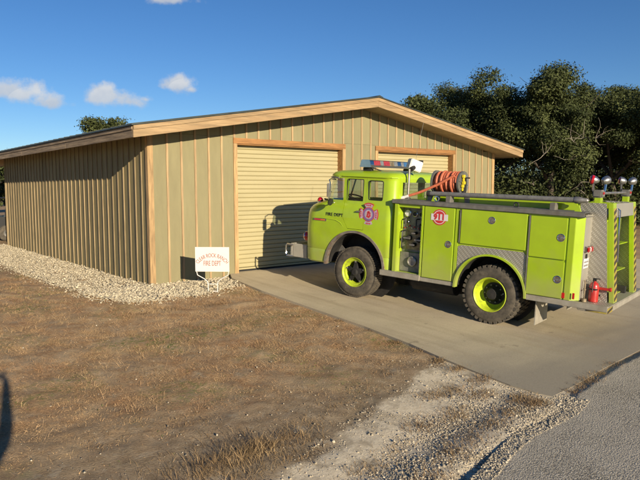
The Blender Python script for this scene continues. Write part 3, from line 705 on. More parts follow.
# taller dead weeds: (x, y, radius, blade count, height)
TUFT = [(-3.3, -7.75, .4, 160, .10), (-2.6, -7.7, .45, 190, .10), (-2.0, -8.0, .35, 200, .12), (-2.75, -8.25, .4, 260, .12), (-2.3, -8.25, .3, 180, .10), (-3.6, -8.0, .4, 150, .09), (-3.2, -8.35, .4, 200, .10), (-4.2, -7.9, .4, 90, .07), (-1.5, -7.2, .5, 140, .06), (-2.7, -6.9, .6, 160, .06), (-3.8, -6.9, .6, 140, .06), (-3.07, -7.99, .24, 200, .16), (-2.84, -8.0, .25, 240, .21), (-2.55, -7.96, .22, 210, .22), (-2.37, -7.95, .2, 190, .18), (-3.4, -8.2, .25, 150, .12), (-2.05, -7.85, .22, 110, .13), (-1.6, -7.7, .25, 80, .08), (-1.1, -7.5, .3, 90, .07), (-.5, -7.3, .3, 120, .07), (.1, -7.1, .3, 140, .07),
        (.91, -8.04, .22, 420, .09), (.72, -8.75, .25, 560, .09), (.70, -8.98, .22, 480, .09), (1.0, -7.6, .18, 260, .09), (1.08, -7.2, .15, 230, .09), (1.2, -6.7, .14, 200, .08), (1.27, -6.2, .12, 150, .08), (.5, -8.35, .25, 380, .08), (.2, -8.9, .25, 360, .08),
        (.03, -7.96, .28, 380, .07), (.35, -8.05, .25, 300, .07), (-.2, -8.52, .32, 460, .08), (-.73, -8.47, .3, 380, .07), (-1.86, -8.87, .32, 340, .07), (-1.05, -9.19, .3, 420, .08), (-.65, -9.07, .3, 380, .08), (-.2, -9.0, .28, 360, .08), (-1.6, -9.4, .3, 360, .08), (-2.2, -9.5, .3, 320, .08), (-1.4, -8.75, .3, 220, .06), (-2.7, -9.4, .35, 260, .07),
        (1.38, -5.5, .12, 120, .07), (1.42, -4.7, .12, 120, .07), (1.45, -9.0, .16, 190, .06), (1.72, -8.96, .14, 150, .06), (2.05, -8.9, .2, 240, .07), (2.4, -8.86, .16, 150, .06), (3.0, -8.77, .22, 190, .06), (-.6, -2.2, .3, 160, .09), (.2, -2.4, .4, 180, .08), (-.1, -3.6, .5, 260, .09), (-1.4, -4.2, .6, 300, .09), (-2.4, -5.2, .6, 260, .09), (-.3, -5.0, .5, 260, .08)]
X, Y, LL = [], [], []
for tx, ty, r, n, hh in TUFT:
    X.append(tx+rng.normal(0, r*.5, n)); Y.append(ty+rng.normal(0, r*.35, n)); LL.append(rng.uniform(.35, 1.1, n)*hh)
x, y, L = map(np.concatenate, (X, Y, LL)); n = len(x)
V, F = blades(x, y, L, rng.uniform(.0025, .006, n), np.clip(rng.normal(.8, .45, n), .05, 1.45), lambda a, b: np.maximum(terr(a, b), np.where(b < roadY(a), road_h(a, b), -9)))
tag(link('dry_weeds', np_mesh('dry_weeds', V, F, M['weed'])), 'straggling dead weeds along the road edge and driveway edge', 'weeds', kind='stuff')

# ------------------------------------------------------------------ yard sign
sg = empty('yard_sign', (.72, -1.42, float(terr(.72, -1.42))), 'small white board sign reading CLEAR ROCK RANCH FIRE DEPT on a white wire stand', 'sign')
so_ = Vector(sg.location)
pL, pR = Vector((.463, -1.17, .70)), Vector((.985, -1.67, .675))
dx = (pR-pL); dx.z = 0; wd = dx.length; dx.normalize(); nr_ = Vector((dx.y, -dx.x, 0))
mid = (pL+pR)/2; zt, zb = .73, .215
def sgp(a, z, o=0.): return Vector((mid.x, mid.y, 0))+dx*a+Vector((0, 0, z))+nr_*o-so_
mb = MB(); hw = wd/2
c8 = [sgp(a, z, o) for o in (0, -.012) for a, z in ((-hw, zb), (hw, zb), (hw, zt), (-hw, zt))]
mb.add(c8, [(0, 1, 2, 3), (7, 6, 5, 4), (0, 4, 5, 1), (1, 5, 6, 2), (2, 6, 7, 3), (3, 7, 4, 0)])
board = obj('board', mb, M['white'], sg)
put_text('lettering', 'CLEAR ROCK RANCH', .118, M['sign_red'], board, sgp(0, .555, .003), dx, (0, 0, 1), bend=.41, width=.74)
put_text('lettering', 'FIRE DEPT', .15, M['sign_red'], board, sgp(0, .385, .003), dx, (0, 0, 1), width=.37)
gz = float(terr(.72, -1.42))
fr = MB()
for s in (-1, 1):
    fr.tube([sgp(s*hw*.95, .62, -.02), sgp(s*hw*.95, .22, -.02), sgp(s*hw*.9, .14, -.02), sgp(s*.18, .06, -.02), sgp(s*.11, .0, -.02), sgp(s*.10, -.08, -.02), sgp(s*.10, gz-.12, -.02)], .0095, 8)
fr.tube([sgp(-.10, -.05, -.02), sgp(.10, -.05, -.02)], .009, 8); fr.tube([sgp(-.10, gz+.02, -.02), sgp(.10, gz+.02, -.02)], .009, 8)
fr.tube([sgp(-hw*.95, .62, -.02), sgp(hw*.95, .62, -.02)], .008, 8)
obj('wire_stand', fr, M['white'], sg, smooth=True)
exec_truck = True
# ------------------------------------------------------------------ fire truck (local axes: x forward, y to its left, z up, metres from the rear axle)
TY, TP = -.20408, .05335
TU = Vector((math.sin(TY)*math.cos(TP), math.cos(TY)*math.cos(TP), math.sin(TP))); TL = Vector((-math.cos(TY), math.sin(TY), 0)); TW_ = TU.cross(TL)
TR = .519; WB = 2.921
T = empty('fire_truck', (0, 0, 0), 'lime yellow cab-over fire truck parked on the concrete driveway facing the left roll-up door', 'fire truck')
torg = Vector((3.40108, -6.40198, .08388))-TW_*TR
mt4 = Matrix.Identity(4)
for i in range(3): mt4[i][0], mt4[i][1], mt4[i][2], mt4[i][3] = TU[i], TL[i], TW_[i], torg[i]
T.matrix_world = mt4
def tw(u, v, w): return torg+TU*u+TL*v+TW_*(w+TR)
def tp(name, mb, m, parent=T, **k):
    return obj(name, mb, m, parent, loc=(0, 0, TR) if parent is T else (0, 0, 0), **k)
def tmesh(name, me, parent=T): return link(name, me, parent, (0, 0, TR) if parent is T else (0, 0, 0))
VL, VR = .055, -2.36
VC = (VL+VR)/2

# cab ---------------------------------------------------
CVR = -2.25
def ring(uf, rf, vl, vr, ur, rr, n=8):
    pts = []
    for cx, cy, r, a0 in ((ur+rr, vl-rr, rr, 180), (uf-rf, vl-rf, rf, 90), (uf-rf, vr+rf, rf, 0), (ur+rr, vr+rr, rr, -90)):
        for i in range(n+1):
            a = math.radians(a0-90*i/n); pts.append((cx+r*math.cos(a), cy+r*math.sin(a)))
    return pts
LEV = [(.10, 4.33, .38, .02, 2.06, .12), (.13, 4.36, .40, .048, 2.045, .14), (.36, 4.37, .40, .055, 2.04, .15), (.385, 4.365, .40, .048, 2.04, .15), (.40, 4.375, .40, .057, 2.04, .15),
       (.80, 4.385, .41, .060, 2.04, .16), (1.10, 4.37, .42, .058, 2.04, .18), (1.20, 4.345, .43, .052, 2.04, .18), (1.28, 4.28, .44, .040, 2.04, .18), (1.34, 4.17, .44, .022, 2.04, .18), (1.385, 4.02, .42, .005, 2.045, .18), (1.42, 3.97, .40, 0., 2.05, .18),
       (1.65, 3.885, .39, -.008, 2.055, .19), (1.88, 3.80, .38, -.02, 2.06, .20), (1.92, 3.80, .38, -.018, 2.06, .20), (1.945, 3.805, .385, -.010, 2.06, .20), (1.965, 3.80, .385, -.02, 2.065, .20), (2.01, 3.76, .37, -.06, 2.09, .20), (2.05, 3.64, .33, -.16, 2.16, .20), (2.075, 3.40, .3, -.36, 2.30, .2), (2.085, 3.1, .2, -.6, 2.5, .15)]
def loft(levels, off=0.):
    mb = MB(); R = []
    for w, uf, rf, dv, ur, rr in levels:
        R.append([(u, v, w) for u, v in ring(uf-off, max(rf-off*.6, .05), dv-off, CVR-(dv-.055)+.055*0+off, ur+off, max(rr-off*.6, .05))])
    n = len(R[0]); vs = [p for r in R for p in r]
    fs = [tuple(range(n-1, -1, -1)), tuple(range((len(R)-1)*n, len(R)*n))]
    for i in range(len(R)-1): fs += [(i*n+j, i*n+(j+1) % n, (i+1)*n+(j+1) % n, (i+1)*n+j) for j in range(n)]
    return mb.add(vs, fs)
outer = loft(LEV).mesh('cab', M['lime'])
INL = [(w, uf, rf, dv, ur, rr) for w, uf, rf, dv, ur, rr in LEV if 1.0 < w < 1.97]
INL = [(.92, 4.36, .4, .05, 2.04, .16)]+INL+[(2.01, 3.66, .33, -.10, 2.12, .2)]
inner = loft(INL, .045)
AC, AR = (2.921, .10), .735
def archcyl(c, r, v0, v1): return MB().cyl((c[0], v0, c[1]), (c[0], v1, c[1]), r, n=48)
def rpoly(pts, r, n=4):
    out = []; k = len(pts)
    for i in range(k):
        p, a, b = Vector(pts[i]), Vector(pts[i-1]), Vector(pts[(i+1) % k])
        da, db = (a-p).normalized(), (b-p).normalized()
        for j in range(n+1):
            t = j/n; q0, q1 = p+da*r*(1-t), p+db*r*t
            out.append(tuple(q0.lerp(p, t).lerp(p.lerp(q1, t), t)))
    return out
WIN1 = rpoly([(3.205, 1.45), (2.80, 1.45), (2.80, 1.885), (3.185, 1.885)], .045)
WIN2 = rpoly([(2.665, 1.49), (2.335, 1.49), (2.335, 1.87), (2.665, 1.87)], .07)
cut = [inner, MB().prism(WIN1, 'y', -3, 1), MB().prism(WIN2, 'y', -3, 1), archcyl(AC, AR, -.46, .5), archcyl(AC, AR, -2.9, CVR+.46),
       MB().box(3.29, 5, -3, 1, 1.445, 1.895), MB().box(1.8, 2.3, -1.95, -.28, 1.47, 1.86)]
shell = boolean(outer, cut)
DOOR = rpoly([(3.245, 1.41), (3.245, 1.10), (3.12, .885), (2.73, .885), (2.73, 1.925), (3.225, 1.925)], .03)
def growp(poly, d):
    c = Vector((sum(p[0] for p in poly)/len(poly), sum(p[1] for p in poly)/len(poly)))
    return [((Vector(p)-c)*(1+d/ (Vector(p)-c).length)+c)[:] for p in poly]
doors = []
for v0, v1 in ((-.08, .3), (-2.6, CVR+.135)):
    doors.append(boolean(shell.copy(), [MB().prism(DOOR, 'y', v0, v1)], 'INTERSECT'))
shell = boolean(shell, [MB().prism(growp(DOOR, .009), 'y', -.095, .3), MB().prism(growp(DOOR, .009), 'y', -2.6, CVR+.15)])
cab = tmesh('cab', setmat(shell, M['lime']))
for i, (d, s) in enumerate(zip(doors, (1, -1))):
    do = tmesh('cab_door', setmat(d, M['lime']))
    vv = .058 if s == 1 else CVR-.005
    obj('handle', MB().box(2.79, 2.90, vv, vv+s*.03, 1.235, 1.262), M['chrome'], do, bevel=.006)
    pv = -.022 if s == 1 else CVR+.072
    obj('window', MB().prism(growp(WIN1, .01), 'y', pv-.004, pv), M['glass'], do)
    pv2 = pv-.002*s
    gk = MB(); gk.tube([(p[0], (.0 if s == 1 else CVR+.052)-.008*s, p[1]) for p in WIN1], .008, 6, True); obj('window_gasket', gk, M['rubber'], do, smooth=True)
    tp('quarter_window', MB().prism(growp(WIN2, .01), 'y', pv2-.004, pv2), M['glass'])
    # black rubber gasket round the quarter window
    gk = MB(); gk.tube([(p[0], (.0 if s == 1 else CVR+.052)-.01*s, p[1]) for p in WIN2], .011, 6, True); tp('window_gasket', gk, M['rubber'], smooth=True)
ws = MB(); lo = [p for p in ring(3.97-.02-.02, .40, -.02, CVR+.075, 2.05, .18, 10)]; hi = [p for p in ring(3.80-.02, .38, -.04, CVR+.095, 2.05, .2, 10)]
k0 = [i for i, p in enumerate(lo) if p[0] > 3.2]
n = len(k0); ws.v = [(lo[i][0], lo[i][1], 1.42) for i in k0]+[(hi[i][0], hi[i][1], 1.91) for i in k0]
ws.v[0] = (3.25, ws.v[0][1], 1.42); ws.v[n] = (3.25, ws.v[n][1], 1.91); ws.v[n-1] = (3.25, ws.v[n-1][1], 1.42); ws.v[2*n-1] = (3.25, ws.v[2*n-1][1], 1.91)
ws.f = [(i, i+1, n+i+1, n+i) for i in range(n-1)]
M['wind_glass'] = glass('windshield_glass', (.80, .87, .83), .03, base=.16)
tp('windshield', ws, M['wind_glass'], smooth=True, angle=80)
tp('windshield_post', MB().tube([(3.93, -1.1, 1.42), (3.775, -1.1, 1.90)], .018), M['rubber'])
hd = MB(); hd.tube([(p[0], p[1], 1.90) for p in ring(3.815, .385, -.012, CVR+.067, 2.05, .2, 8) if p[0] > 3.25], .017, 6); tp('windshield_header', hd, M['galv'], smooth=True)
hd = MB(); hd.tube([(p[0], p[1], 1.432) for p in ring(3.985, .40, .004, CVR+.05, 2.05, .2, 8) if p[0] > 3.25], .014, 6); tp('windshield_seal', hd, M['rubber'], smooth=True)
tp('rear_window', MB().box(2.085, 2.09, -1.96, -.27, 1.46, 1.87), M['glass'])
dr_ = MB(); dr_.tube([(3.32, -.006, 1.94), (2.9, -.006, 1.943), (2.3, -.006, 1.943), (2.16, -.03, 1.943), (2.08, -.12, 1.943)], .012, 6); tp('drip_rail', dr_, M['lime'], smooth=True)
# cab interior
st = MB().box(2.25, 2.75, -1.0, -.15, .95, 1.12).box(2.17, 2.30, -1.0, -.15, 1.12, 1.42); tp('driver_seat', st, M['interior'], bevel=.04)
st = MB().box(2.25, 2.75, -2.1, -1.25, .95, 1.12).box(2.17, 2.30, -2.1, -1.25, 1.12, 1.42); tp('passenger_seat', st, M['interior'], bevel=.04)
tp('dashboard', MB().box(3.5, 3.85, -2.0, -.2, .95, 1.36), M['interior'], bevel=.05)
sw = MB(); c0 = Vector((3.30, -.55, 1.47)); ax = Vector((-.35, 0, .94)).normalized(); a_ = ax.orthogonal().normalized(); b_ = ax.cross(a_)
sw.tube([c0+(a_*math.cos(t)+b_*math.sin(t))*.225 for t in np.linspace(0, 2*math.pi, 28, endpoint=False)], .016, 8, True)
for t in (0, 2.1, 4.2): sw.tube([c0-ax*.03, c0+(a_*math.cos(t)+b_*math.sin(t))*.22], .01, 6)
sw.tube([c0-ax*.02, c0-ax*.5], .03, 8); tp('steering_wheel', sw, M['black'], smooth=True)
tp('grab_post', MB().tube([(3.30, -1.95, 1.40), (3.12, -1.95, 1.93)], .035), M['black'])
# fender lip of the front arch
def archstrip(c, r0, r1, v0, v1, a0, a1, n=40):
    mb = MB(); vs = []
    for i in range(n+1):
        a = math.radians(a0+(a1-a0)*i/n)
        for r, v in ((r0, v0), (r0, v1), (r1, v1), (r1, v0)): vs.append((c[0]+r*math.cos(a), v, c[1]+r*math.sin(a)))
    fs = [(i*4+j, i*4+(j+1) % 4, i*4+4+(j+1) % 4, i*4+4+j) for i in range(n) for j in range(4)]+[(0, 1, 2, 3), (n*4+3, n*4+2, n*4+1, n*4)]
    return mb.add(vs, fs)
tp('fender_lip', archstrip(AC, AR-.03, AR+.018, -.02, .078, -1, 181), M['rust'], smooth=True)
tp('fender_lip', archstrip(AC, AR-.03, AR+.018, CVR-.02, CVR+.07, -1, 181), M['rust'], smooth=True)
tp('wheel_well', archstrip(AC, AR-.06, AR-.035, -.45, -.02, 2, 178).cyl((AC[0], -.457, AC[1]), (AC[0], -.445, AC[1]), AR-.004, n=40), M['dark'])
tp('splash_panel', MB().prism([(3.62, .10), (3.47, .10), (3.40, .40), (3.52, .52)], 'y', -.30, -.27), M['steel'])
# crease of the fender
cr_ = MB(); cr_.tube([(4.05, .058, 1.03), (3.75, .062, 1.045), (3.42, .062, 1.03), (3.30, .060, .985), (3.22, .058, .90)], [.004, .008, .009, .008, .004], 6); tp('fender_crease', cr_, M['lime'], smooth=True)
# nameplate, lettering, emblem
VS = .066
nm = tp('nameplate', MB().box(3.66, 4.0, VS-.006, VS+.006, .985, 1.032), M['chrome'], bevel=.004)
obj('red_inlay', MB().box(3.80, 3.97, VS+.005, VS+.009, .993, 1.024), M['decal_red'], nm)
obj('amber_inlay', MB().box(3.70, 3.80, VS+.005, VS+.009, .993, 1.024), M['amber'], nm)
def side_text(name, body, size, m, parent, u, w, v, **k):
    z = TR if parent is T else 0
    return put_text(name, body, size, m, parent, (u, v, w+z), (-1, 0, 0), (0, 0, 1), **k)
side_text('lettering', 'FIRE DEPT', .092, M['black'], T, 3.46, 1.135, .0605, spacing=1.1, bold=.0012)
def disc(c, r, v, n=36, th=.003):
    return MB().cyl((c[0], v, c[1]), (c[0], v+th, c[1]), r, n=n)
def cross(c, r, v, th=.003, f0=.30, f1=.55):
    mb = MB()
    for q in range(4):
        a = q*math.pi/2; pts = []
        for t in np.linspace(-f1, f1, 9): pts.append((r*math.cos(t)*1.0, r*math.sin(t)*1.0))
        pts = [(r*.25, -r*f0*.45)]+pts+[(r*.25, r*f0*.45)]
        P2 = [(c[0]+x*math.cos(a)-y*math.sin(a), c[1]+x*math.sin(a)+y*math.cos(a)) for x, y in pts]
        mb.prism(P2, 'y', v, v+th)
    return mb
EC = (2.605, 1.205)
em = tp('cross_emblem', cross(EC, .232, VS-.012), M['decal_red'])
obj('emblem_field', cross(EC, .208, VS-.009, f0=.2, f1=.50), M['decal_lav'], em)
obj('emblem_ring', disc(EC, .145, VS-.0075), M['decal_red'], em)
obj('emblem_ring', disc(EC, .132, VS-.0065), M['decal_purple'], em)
obj('emblem_ring', disc(EC, .092, VS-.0055), M['decal_lav'], em)
cc = MB()
for i in range(7):
    a = i*.9; cc.cyl((EC[0]+.045*math.cos(a)*(.4+.1*i), VS-.0045, EC[1]+.05*math.sin(a)), (EC[0]+.045*math.cos(a)*(.4+.1*i), VS-.0015, EC[1]+.05*math.sin(a)), .024, n=8)
obj('emblem_centre', cc, M['decal_red'], em)
sc_ = MB()
for q in range(4):
    a = q*math.pi/2
    for k in (-1, 0, 1):
        x0, y0 = .18, k*.04; sc_.box(EC[0]+x0*math.cos(a)-y0*math.sin(a)-.012, EC[0]+x0*math.cos(a)-y0*math.sin(a)+.012, VS-.0055, VS-.003, EC[1]+x0*math.sin(a)+y0*math.cos(a)-.014, EC[1]+x0*math.sin(a)+y0*math.cos(a)+.014)
obj('emblem_marks', sc_, M['decal_red'], em)
# front bumper, lamps, mirror
bp_ = MB().box(4.70, 4.78, -2.15, -.10, .10, .40).box(4.30, 4.70, -.14, -.10, .10, .40).box(4.30, 4.70, -2.15, -2.11, .10, .40)
tp('front_bumper', bp_, M['bumper'], bevel=.012)
bt = MB(); bt.tube([(4.66, -.06, .37), (4.84, -.06, .375), (4.87, -.06, .34), (4.87, -.06, .16), (4.84, -.06, .12), (4.66, -.06, .12)], .018, 8); tp('bumper_rail', bt, M['chrome'], smooth=True)
bt = MB(); bt.tube([(4.66, -2.19, .37), (4.84, -2.19, .375), (4.87, -2.19, .34), (4.87, -2.19, .16), (4.84, -2.19, .12), (4.66, -2.19, .12)], .018, 8); tp('bumper_rail', bt, M['chrome'], smooth=True)
for v in (-.20, -2.05):
    wl_ = tp('warning_lamp', MB().lathe([(0, .02), (0, .085), (.05, .10), (.085, .10), (.095, .088)], (4.33, v, .585), (1, .25 if v > -1 else -.25, 0), 24), M['chrome'], smooth=True)
    obj('lens', MB().lathe([(.088, .086), (.115, .07), (.13, .035), (.134, 0)], (4.33, v, .585), (1, .25 if v > -1 else -.25, 0), 24), M['red_lens'], wl_, smooth=True)
    obj('lamp_housing', MB().lathe([(-.005, 0), (-.005, .105), (.06, .105)], (4.33, v, .585), (1, .25 if v > -1 else -.25, 0), 24), M['red_lens'], wl_, smooth=True)
for v in (-.42, -1.83):
    hl = tp('headlight', MB().lathe([(0, .09), (.03, .10), (.045, .09)], (4.36, v, .72), (1, 0, 0), 24), M['chrome'], smooth=True)
    obj('lens', MB().lathe([(.03, .088), (.05, .06), (.06, 0)], (4.36, v, .72), (1, 0, 0), 24), M['clear_lens'], hl, smooth=True)
gr = MB()
for k in range(7): gr.box(4.372, 4.392, -1.62, -.62, .55+k*.045, .572+k*.045)
tp('grille', gr, M['chrome'])
nl = tp('nose_lamp', MB().lathe([(0, .055), (.03, .055), (.035, .04)], (4.12, -.28, 1.34), (0, 0, 1), 16), M['chrome'], smooth=True)
obj('lens', MB().lathe([(.03, .062), (.06, .066), (.095, .05), (.115, .02), (.118, 0)], (4.12, -.28, 1.34), (.0, 0, 1), 16), M['red_lens'], nl, smooth=True)
for s, vb in ((1, 0), (-1, CVR+.055)):
    mr_ = MB()
    V_ = lambda x: vb+s*x
    mr_.tube([(3.52, V_(-.03), 1.86), (3.55, V_(.10), 1.87), (3.48, V_(.24), 1.85), (3.45, V_(.25), 1.80), (3.47, V_(.25), 1.45), (3.52, V_(.14), 1.37), (3.50, V_(.02), 1.385)], .0125, 8)
    mr_.tube([(3.60, V_(.0), 1.60), (3.47, V_(.25), 1.64)], .009, 6)
    mi = tp('side_mirror', mr_, M['chrome'], smooth=True)
    obj('mirror_head', MB().box(3.45, 3.485, V_(.20), V_(.32), 1.50, 1.78), M['steel'], mi, bevel=.012)
    obj('spot_mirror', MB().lathe([(0, .0), (.0, .075), (.03, .07), (.055, .03)], (3.42, V_(.24), 1.40), (1, 0, .3), 18), M['black'], mi, smooth=True)

# wheels ------------------------------------------------
def lugs(mb, r0, r1, t0, t1, n, w, ph=0.):
    for i in range(n):
        a = 2*math.pi*(i+ph)/n; vs = []
        for r, hw in ((r0, w*.62), (r1, w*.46)):
            for t in (t0, t1):
                for s in (-1, 1):
                    da = s*hw/r; vs.append((r*math.cos(a+da), t, r*math.sin(a+da)))
        mb.add(vs, [(0, 1, 3, 2), (4, 6, 7, 5), (0, 4, 5, 1), (2, 3, 7, 6), (0, 2, 6, 4), (1, 5, 7, 3)])
TW2 = .27
def tyre_mesh(nl, big):
    mb = MB(); mb.lathe([(.02, .292), (.028, .30), (.034, .34), (.040, .40), (.034, .445), (.018, .478), (-.01, TR-.022), (-.05, TR-.016), (-.20, TR-.016), (-.24, TR-.022), (-.268, .478), (-.284, .445), (-.29, .40), (-.284, .34), (-.27, .292)], (0, 0, 0), (0, 1, 0), 56)
    wd_ = 2*math.pi*TR/nl*(.58 if big else .74)
    g_ = .455 if big else .488
    lugs(mb, g_, TR, .022 if big else .008, -.105, nl, wd_); lugs(mb, g_, TR, -.272 if big else -.258, -.145, nl, wd_, .5)
    mb.lathe([(-.115, TR-.02), (-.115, TR-.004), (-.135, TR-.004), (-.135, TR-.02)], (0, 0, 0), (0, 1, 0), 56)
    return mb.mesh('tyre', M['tyre'], smooth=True, angle=40)
ty_f, ty_r = tyre_mesh(64, False), tyre_mesh(34, True)
def spoke_hub():
    mb = MB().lathe([(.03, .0), (.03, .06), (.0, .075), (-.06, .085), (-.10, .085)], (0, 0, 0), (0, 1, 0), 20)
    for q in range(5):
        a = math.radians(90+72*q)
        def P(r, t, o): return (r*math.cos(a)-o*math.sin(a), t, r*math.sin(a)+o*math.cos(a))
        vs = [P(.05, .0, -.062), P(.05, .0, .062), P(.225, -.028, .034), P(.225, -.028, -.034), P(.05, -.09, -.062), P(.05, -.09, .062), P(.225, -.09, .034), P(.225, -.09, -.034)]
        mb.add(vs, [(0, 1, 2, 3), (7, 6, 5, 4), (0, 4, 5, 1), (1, 5, 6, 2), (2, 6, 7, 3), (3, 7, 4, 0)])
    return mb
def wheel(name, u, v, front, flip=False, inner=False):
    e = bpy.data.objects.new(name, None); COL.objects.link(e); e.parent = T; e.location = (u, v, TR); e.empty_display_size = .2
    if flip: e.rotation_euler = (0, 0, math.pi)
    link('tyre', ty_f if front else ty_r, e)
    if front:
        obj('rim', MB().lathe([(-.03, .225), (-.012, .232), (.0, .255), (.0, .272), (.024, .283), (.034, .300), (.024, .306), (-.02, .30), (-.25, .30), (-.26, .25), (-.06, .215), (-.03, .225)], (0, 0, 0), (0, 1, 0), 48), M['lime_rim'], e, smooth=True)
        obj('spoke_hub', spoke_hub(), M['dark'], e, bevel=.008)
        cl = MB()
        for q in range(5):
            a = math.radians(90+72*q); cl.cyl((.215*math.cos(a), -.03, .215*math.sin(a)), (.215*math.cos(a), -.002, .215*math.sin(a)), .018, n=6)
        obj('rim_clamps', cl, M['steel'], e)
    else:
        obj('rim', MB().lathe([(.034, .305), (.040, .296), (.026, .282), (.010, .272), (-.05, .262), (-.135, .235), (-.17, .20), (-.172, .17)], (0, 0, 0), (0, 1, 0), 48), M['lime_rim'], e, smooth=True)
        obj('wheel_disc', MB().lathe([(-.168, .20), (-.165, .15), (-.13, .13), (-.10, .11), (-.06, .10), (-.04, .085), (-.03, 0)], (0, 0, 0), (0, 1, 0), 32), M['dark'], e, smooth=True)
        st_ = MB()
        for q in range(10):
            a = 2*math.pi*q/10; st_.cyl((.155*math.cos(a), -.16, .155*math.sin(a)), (.155*math.cos(a), -.125, .155*math.sin(a)), .014, n=6)
        obj('wheel_nuts', st_, M['galv'], e)
        obj('valve_stem', MB().tube([(.2*math.cos(2.95), -.1, .2*math.sin(2.95)), (.235*math.cos(2.95), .0, .235*math.sin(2.95))], .010, 6), M['steel'], e)
    return e
wheel('wheel', WB, 0, True); wheel('wheel', WB, VR+.11+.05, True, True)
wheel('wheel', 0, 0, False); wheel('wheel', 0, -.33, False); wheel('wheel', 0, VR+.055, False, True); wheel('wheel', 0, VR+.385, False, True)
ax_ = MB().cyl((0, -.1, 0), (0, VR+.15, 0), .07, n=12).cyl((WB, -.1, 0), (WB, VR+.2, 0), .06, n=12).box(-.22, .22, VC-.2, VC+.2, -.2, .2)
tp('axles', ax_, M['dark'])
tp('chassis_rails', MB().box(-1.8, 4.4, VC-.5, VC-.40, .0, .22).box(-1.8, 4.4, VC+.40, VC+.5, .0, .22).box(.9, 2.1, VC-.35, VC+.35, -.25, .12).box(2.3, 3.9, VC-.38, VC+.38, -.12, .5), M['dark'])
tp('fuel_tank', MB().cyl((.85, -.45, -.02), (1.75, -.45, -.02), .2, n=20), M['dark'])

# body --------------------------------------------------
UB, UF = -1.457, 1.995
RC, RRr = (.015, .045), .645
core = MB().box(UB, UF, VR, VL-.012, .125, 1.468).mesh('body', M['lime'])
pump = (1.405, 1.915, .165, 1.405)
core = boolean(core, [archcyl(RC, RRr, -.62, .5), archcyl(RC, RRr, -3, VR+.62), MB().box(pump[0], pump[1], -.14, .5, pump[2], pump[3]), MB().box(pump[0], pump[1], -3, VR+.14, pump[2], pump[3]), MB().prism([(UB-.1, -.155), (UB+.30, VL+.19), (UB-.1, VL+.19)], 'z', -.5, 2)])
tmesh('body', setmat(core, M['lime'], 25))
tp('wheel_well', archstrip(RC, RRr-.03, RRr-.006, -.6, -.02, 3, 177).cyl((RC[0], -.612, RC[1]), (RC[0], -.600, RC[1]), RRr-.004, n=40), M['dark'])
# frames on the side: lime posts either side of the pump bay and at the rear corner
for a, b in ((1.915, UF+.003), (1.362, 1.405)):
    tp('bay_post', MB().box(a, b, VL-.012, VL+.018, .14, 1.465), M['lime'], bevel=.006)
tp('corner_post', MB().prism([(UB+.01, -.075), (UB-.012, -.067), (UB+.105, VL+.003), (UB+.20, VL+.003), (UB+.20, VL-.02), (UB+.11, VL-.03)], 'z', .125, 1.467), M['lime'], bevel=.004)
def comp_door(u0, u1, w0, w1, hu, hw_):
    d = tp('compartment_door', MB().box(u0, u1, VL-.010, VL+.016, w0, w1), M['lime'], bevel=.006, seg=3)
    la = obj('latch', MB().lathe([(0, .062), (.006, .064), (.010, .056), (.004, .048), (.004, 0)], (hu, VL+.015, hw_), (0, 1, 0), 28), M['chrome'], d, smooth=True)
    obj('latch_handle', MB().box(hu-.045, hu+.045, VL+.018, VL+.03, hw_-.016, hw_+.016).cyl((hu, VL+.02, hw_), (hu, VL+.034, hw_), .022, n=12), M['steel'], d, bevel=.004)
    return d
d1 = comp_door(.735, 1.345, .135, 1.455, .83, .80)
d2 = comp_door(-.585, .605, .845, 1.452, .03, 1.30)
d3 = comp_door(-1.235, -.64, .765, 1.440, -1.15, 1.12)
d4 = comp_door(-1.235, -.64, .135, .735, -1.145, .44)
gp_ = MB().box(.655, .715, VL-.012, VL+.002, .135, 1.46)
tp('door_gutter', gp_, M['lime'], bevel=.004)
tp('hinge', MB().box(-.638, -.618, VL-.008, VL+.022, .14, 1.44), M['galv']); tp('hinge', MB().box(.614, .630, VL-.008, VL+.018, .86, 1.44), M['galv'])
# 911 roundel on the tall door
SC = (1.035, 1.275); v9 = VL+.0165
s9 = obj('roundel', disc(SC, .145, v9, 40), M['decal_red'], d1)
obj('roundel_ring', disc(SC, .122, v9+.001, 40), M['decal_white'], s9) if False else None
obj('roundel_ring', archstrip(SC, .112, .124, v9+.002, v9+.0045, 0, 360, 48), M['decal_white'], d1)
obj('roundel_band', MB().box(SC[0]-.17, SC[0]+.17, v9+.002, v9+.005, SC[1]-.058, SC[1]+.058), M['decal_white'], d1)
put_text('roundel_number', '911', .135, M['decal_red'], d1, (SC[0], v9+.0065, SC[1]), (-1, 0, 0), (0, 0, 1), bold=.008, spacing=1.15)
# treadplate round the rear arch and lime lip
def fender_plate(u0, u1, w0, w1, v0, v1):
    mb = MB(); n = 40; vs = []
    for i in range(n+1):
        a = math.pi*i/n; c, s = math.cos(a), math.sin(a)
        ri = (RC[0]+(RRr-.004)*c, RC[1]+(RRr-.004)*s)
        k = min((u1-RC[0])/c if c > 1e-6 else 1e9, (u0-RC[0])/c if c < -1e-6 else 1e9, (w1-RC[1])/s if s > 1e-6 else 1e9)
        k = max(k, RRr); ro = (RC[0]+k*c, RC[1]+k*s)
        for p in (ri, ro):
            for v in (v0, v1): vs.append((p[0], v, p[1]))
    fs = []
    for i in range(n):
        a, b = i*4, i*4+4
        fs += [(a+1, a+3, b+3, b+1), (a, b, b+2, a+2), (a+2, b+2, b+3, a+3), (a, a+1, b+1, b)]
    return mb.add(vs, fs)
tp('fender_plate', fender_plate(-.60, .645, .0, .815, VL-.0115, VL-.002), M['tread'])
tp('fender_lip', archstrip(RC, RRr-.012, RRr+.022, -.02, VL+.035, 0, 180), M['lime'], smooth=True)
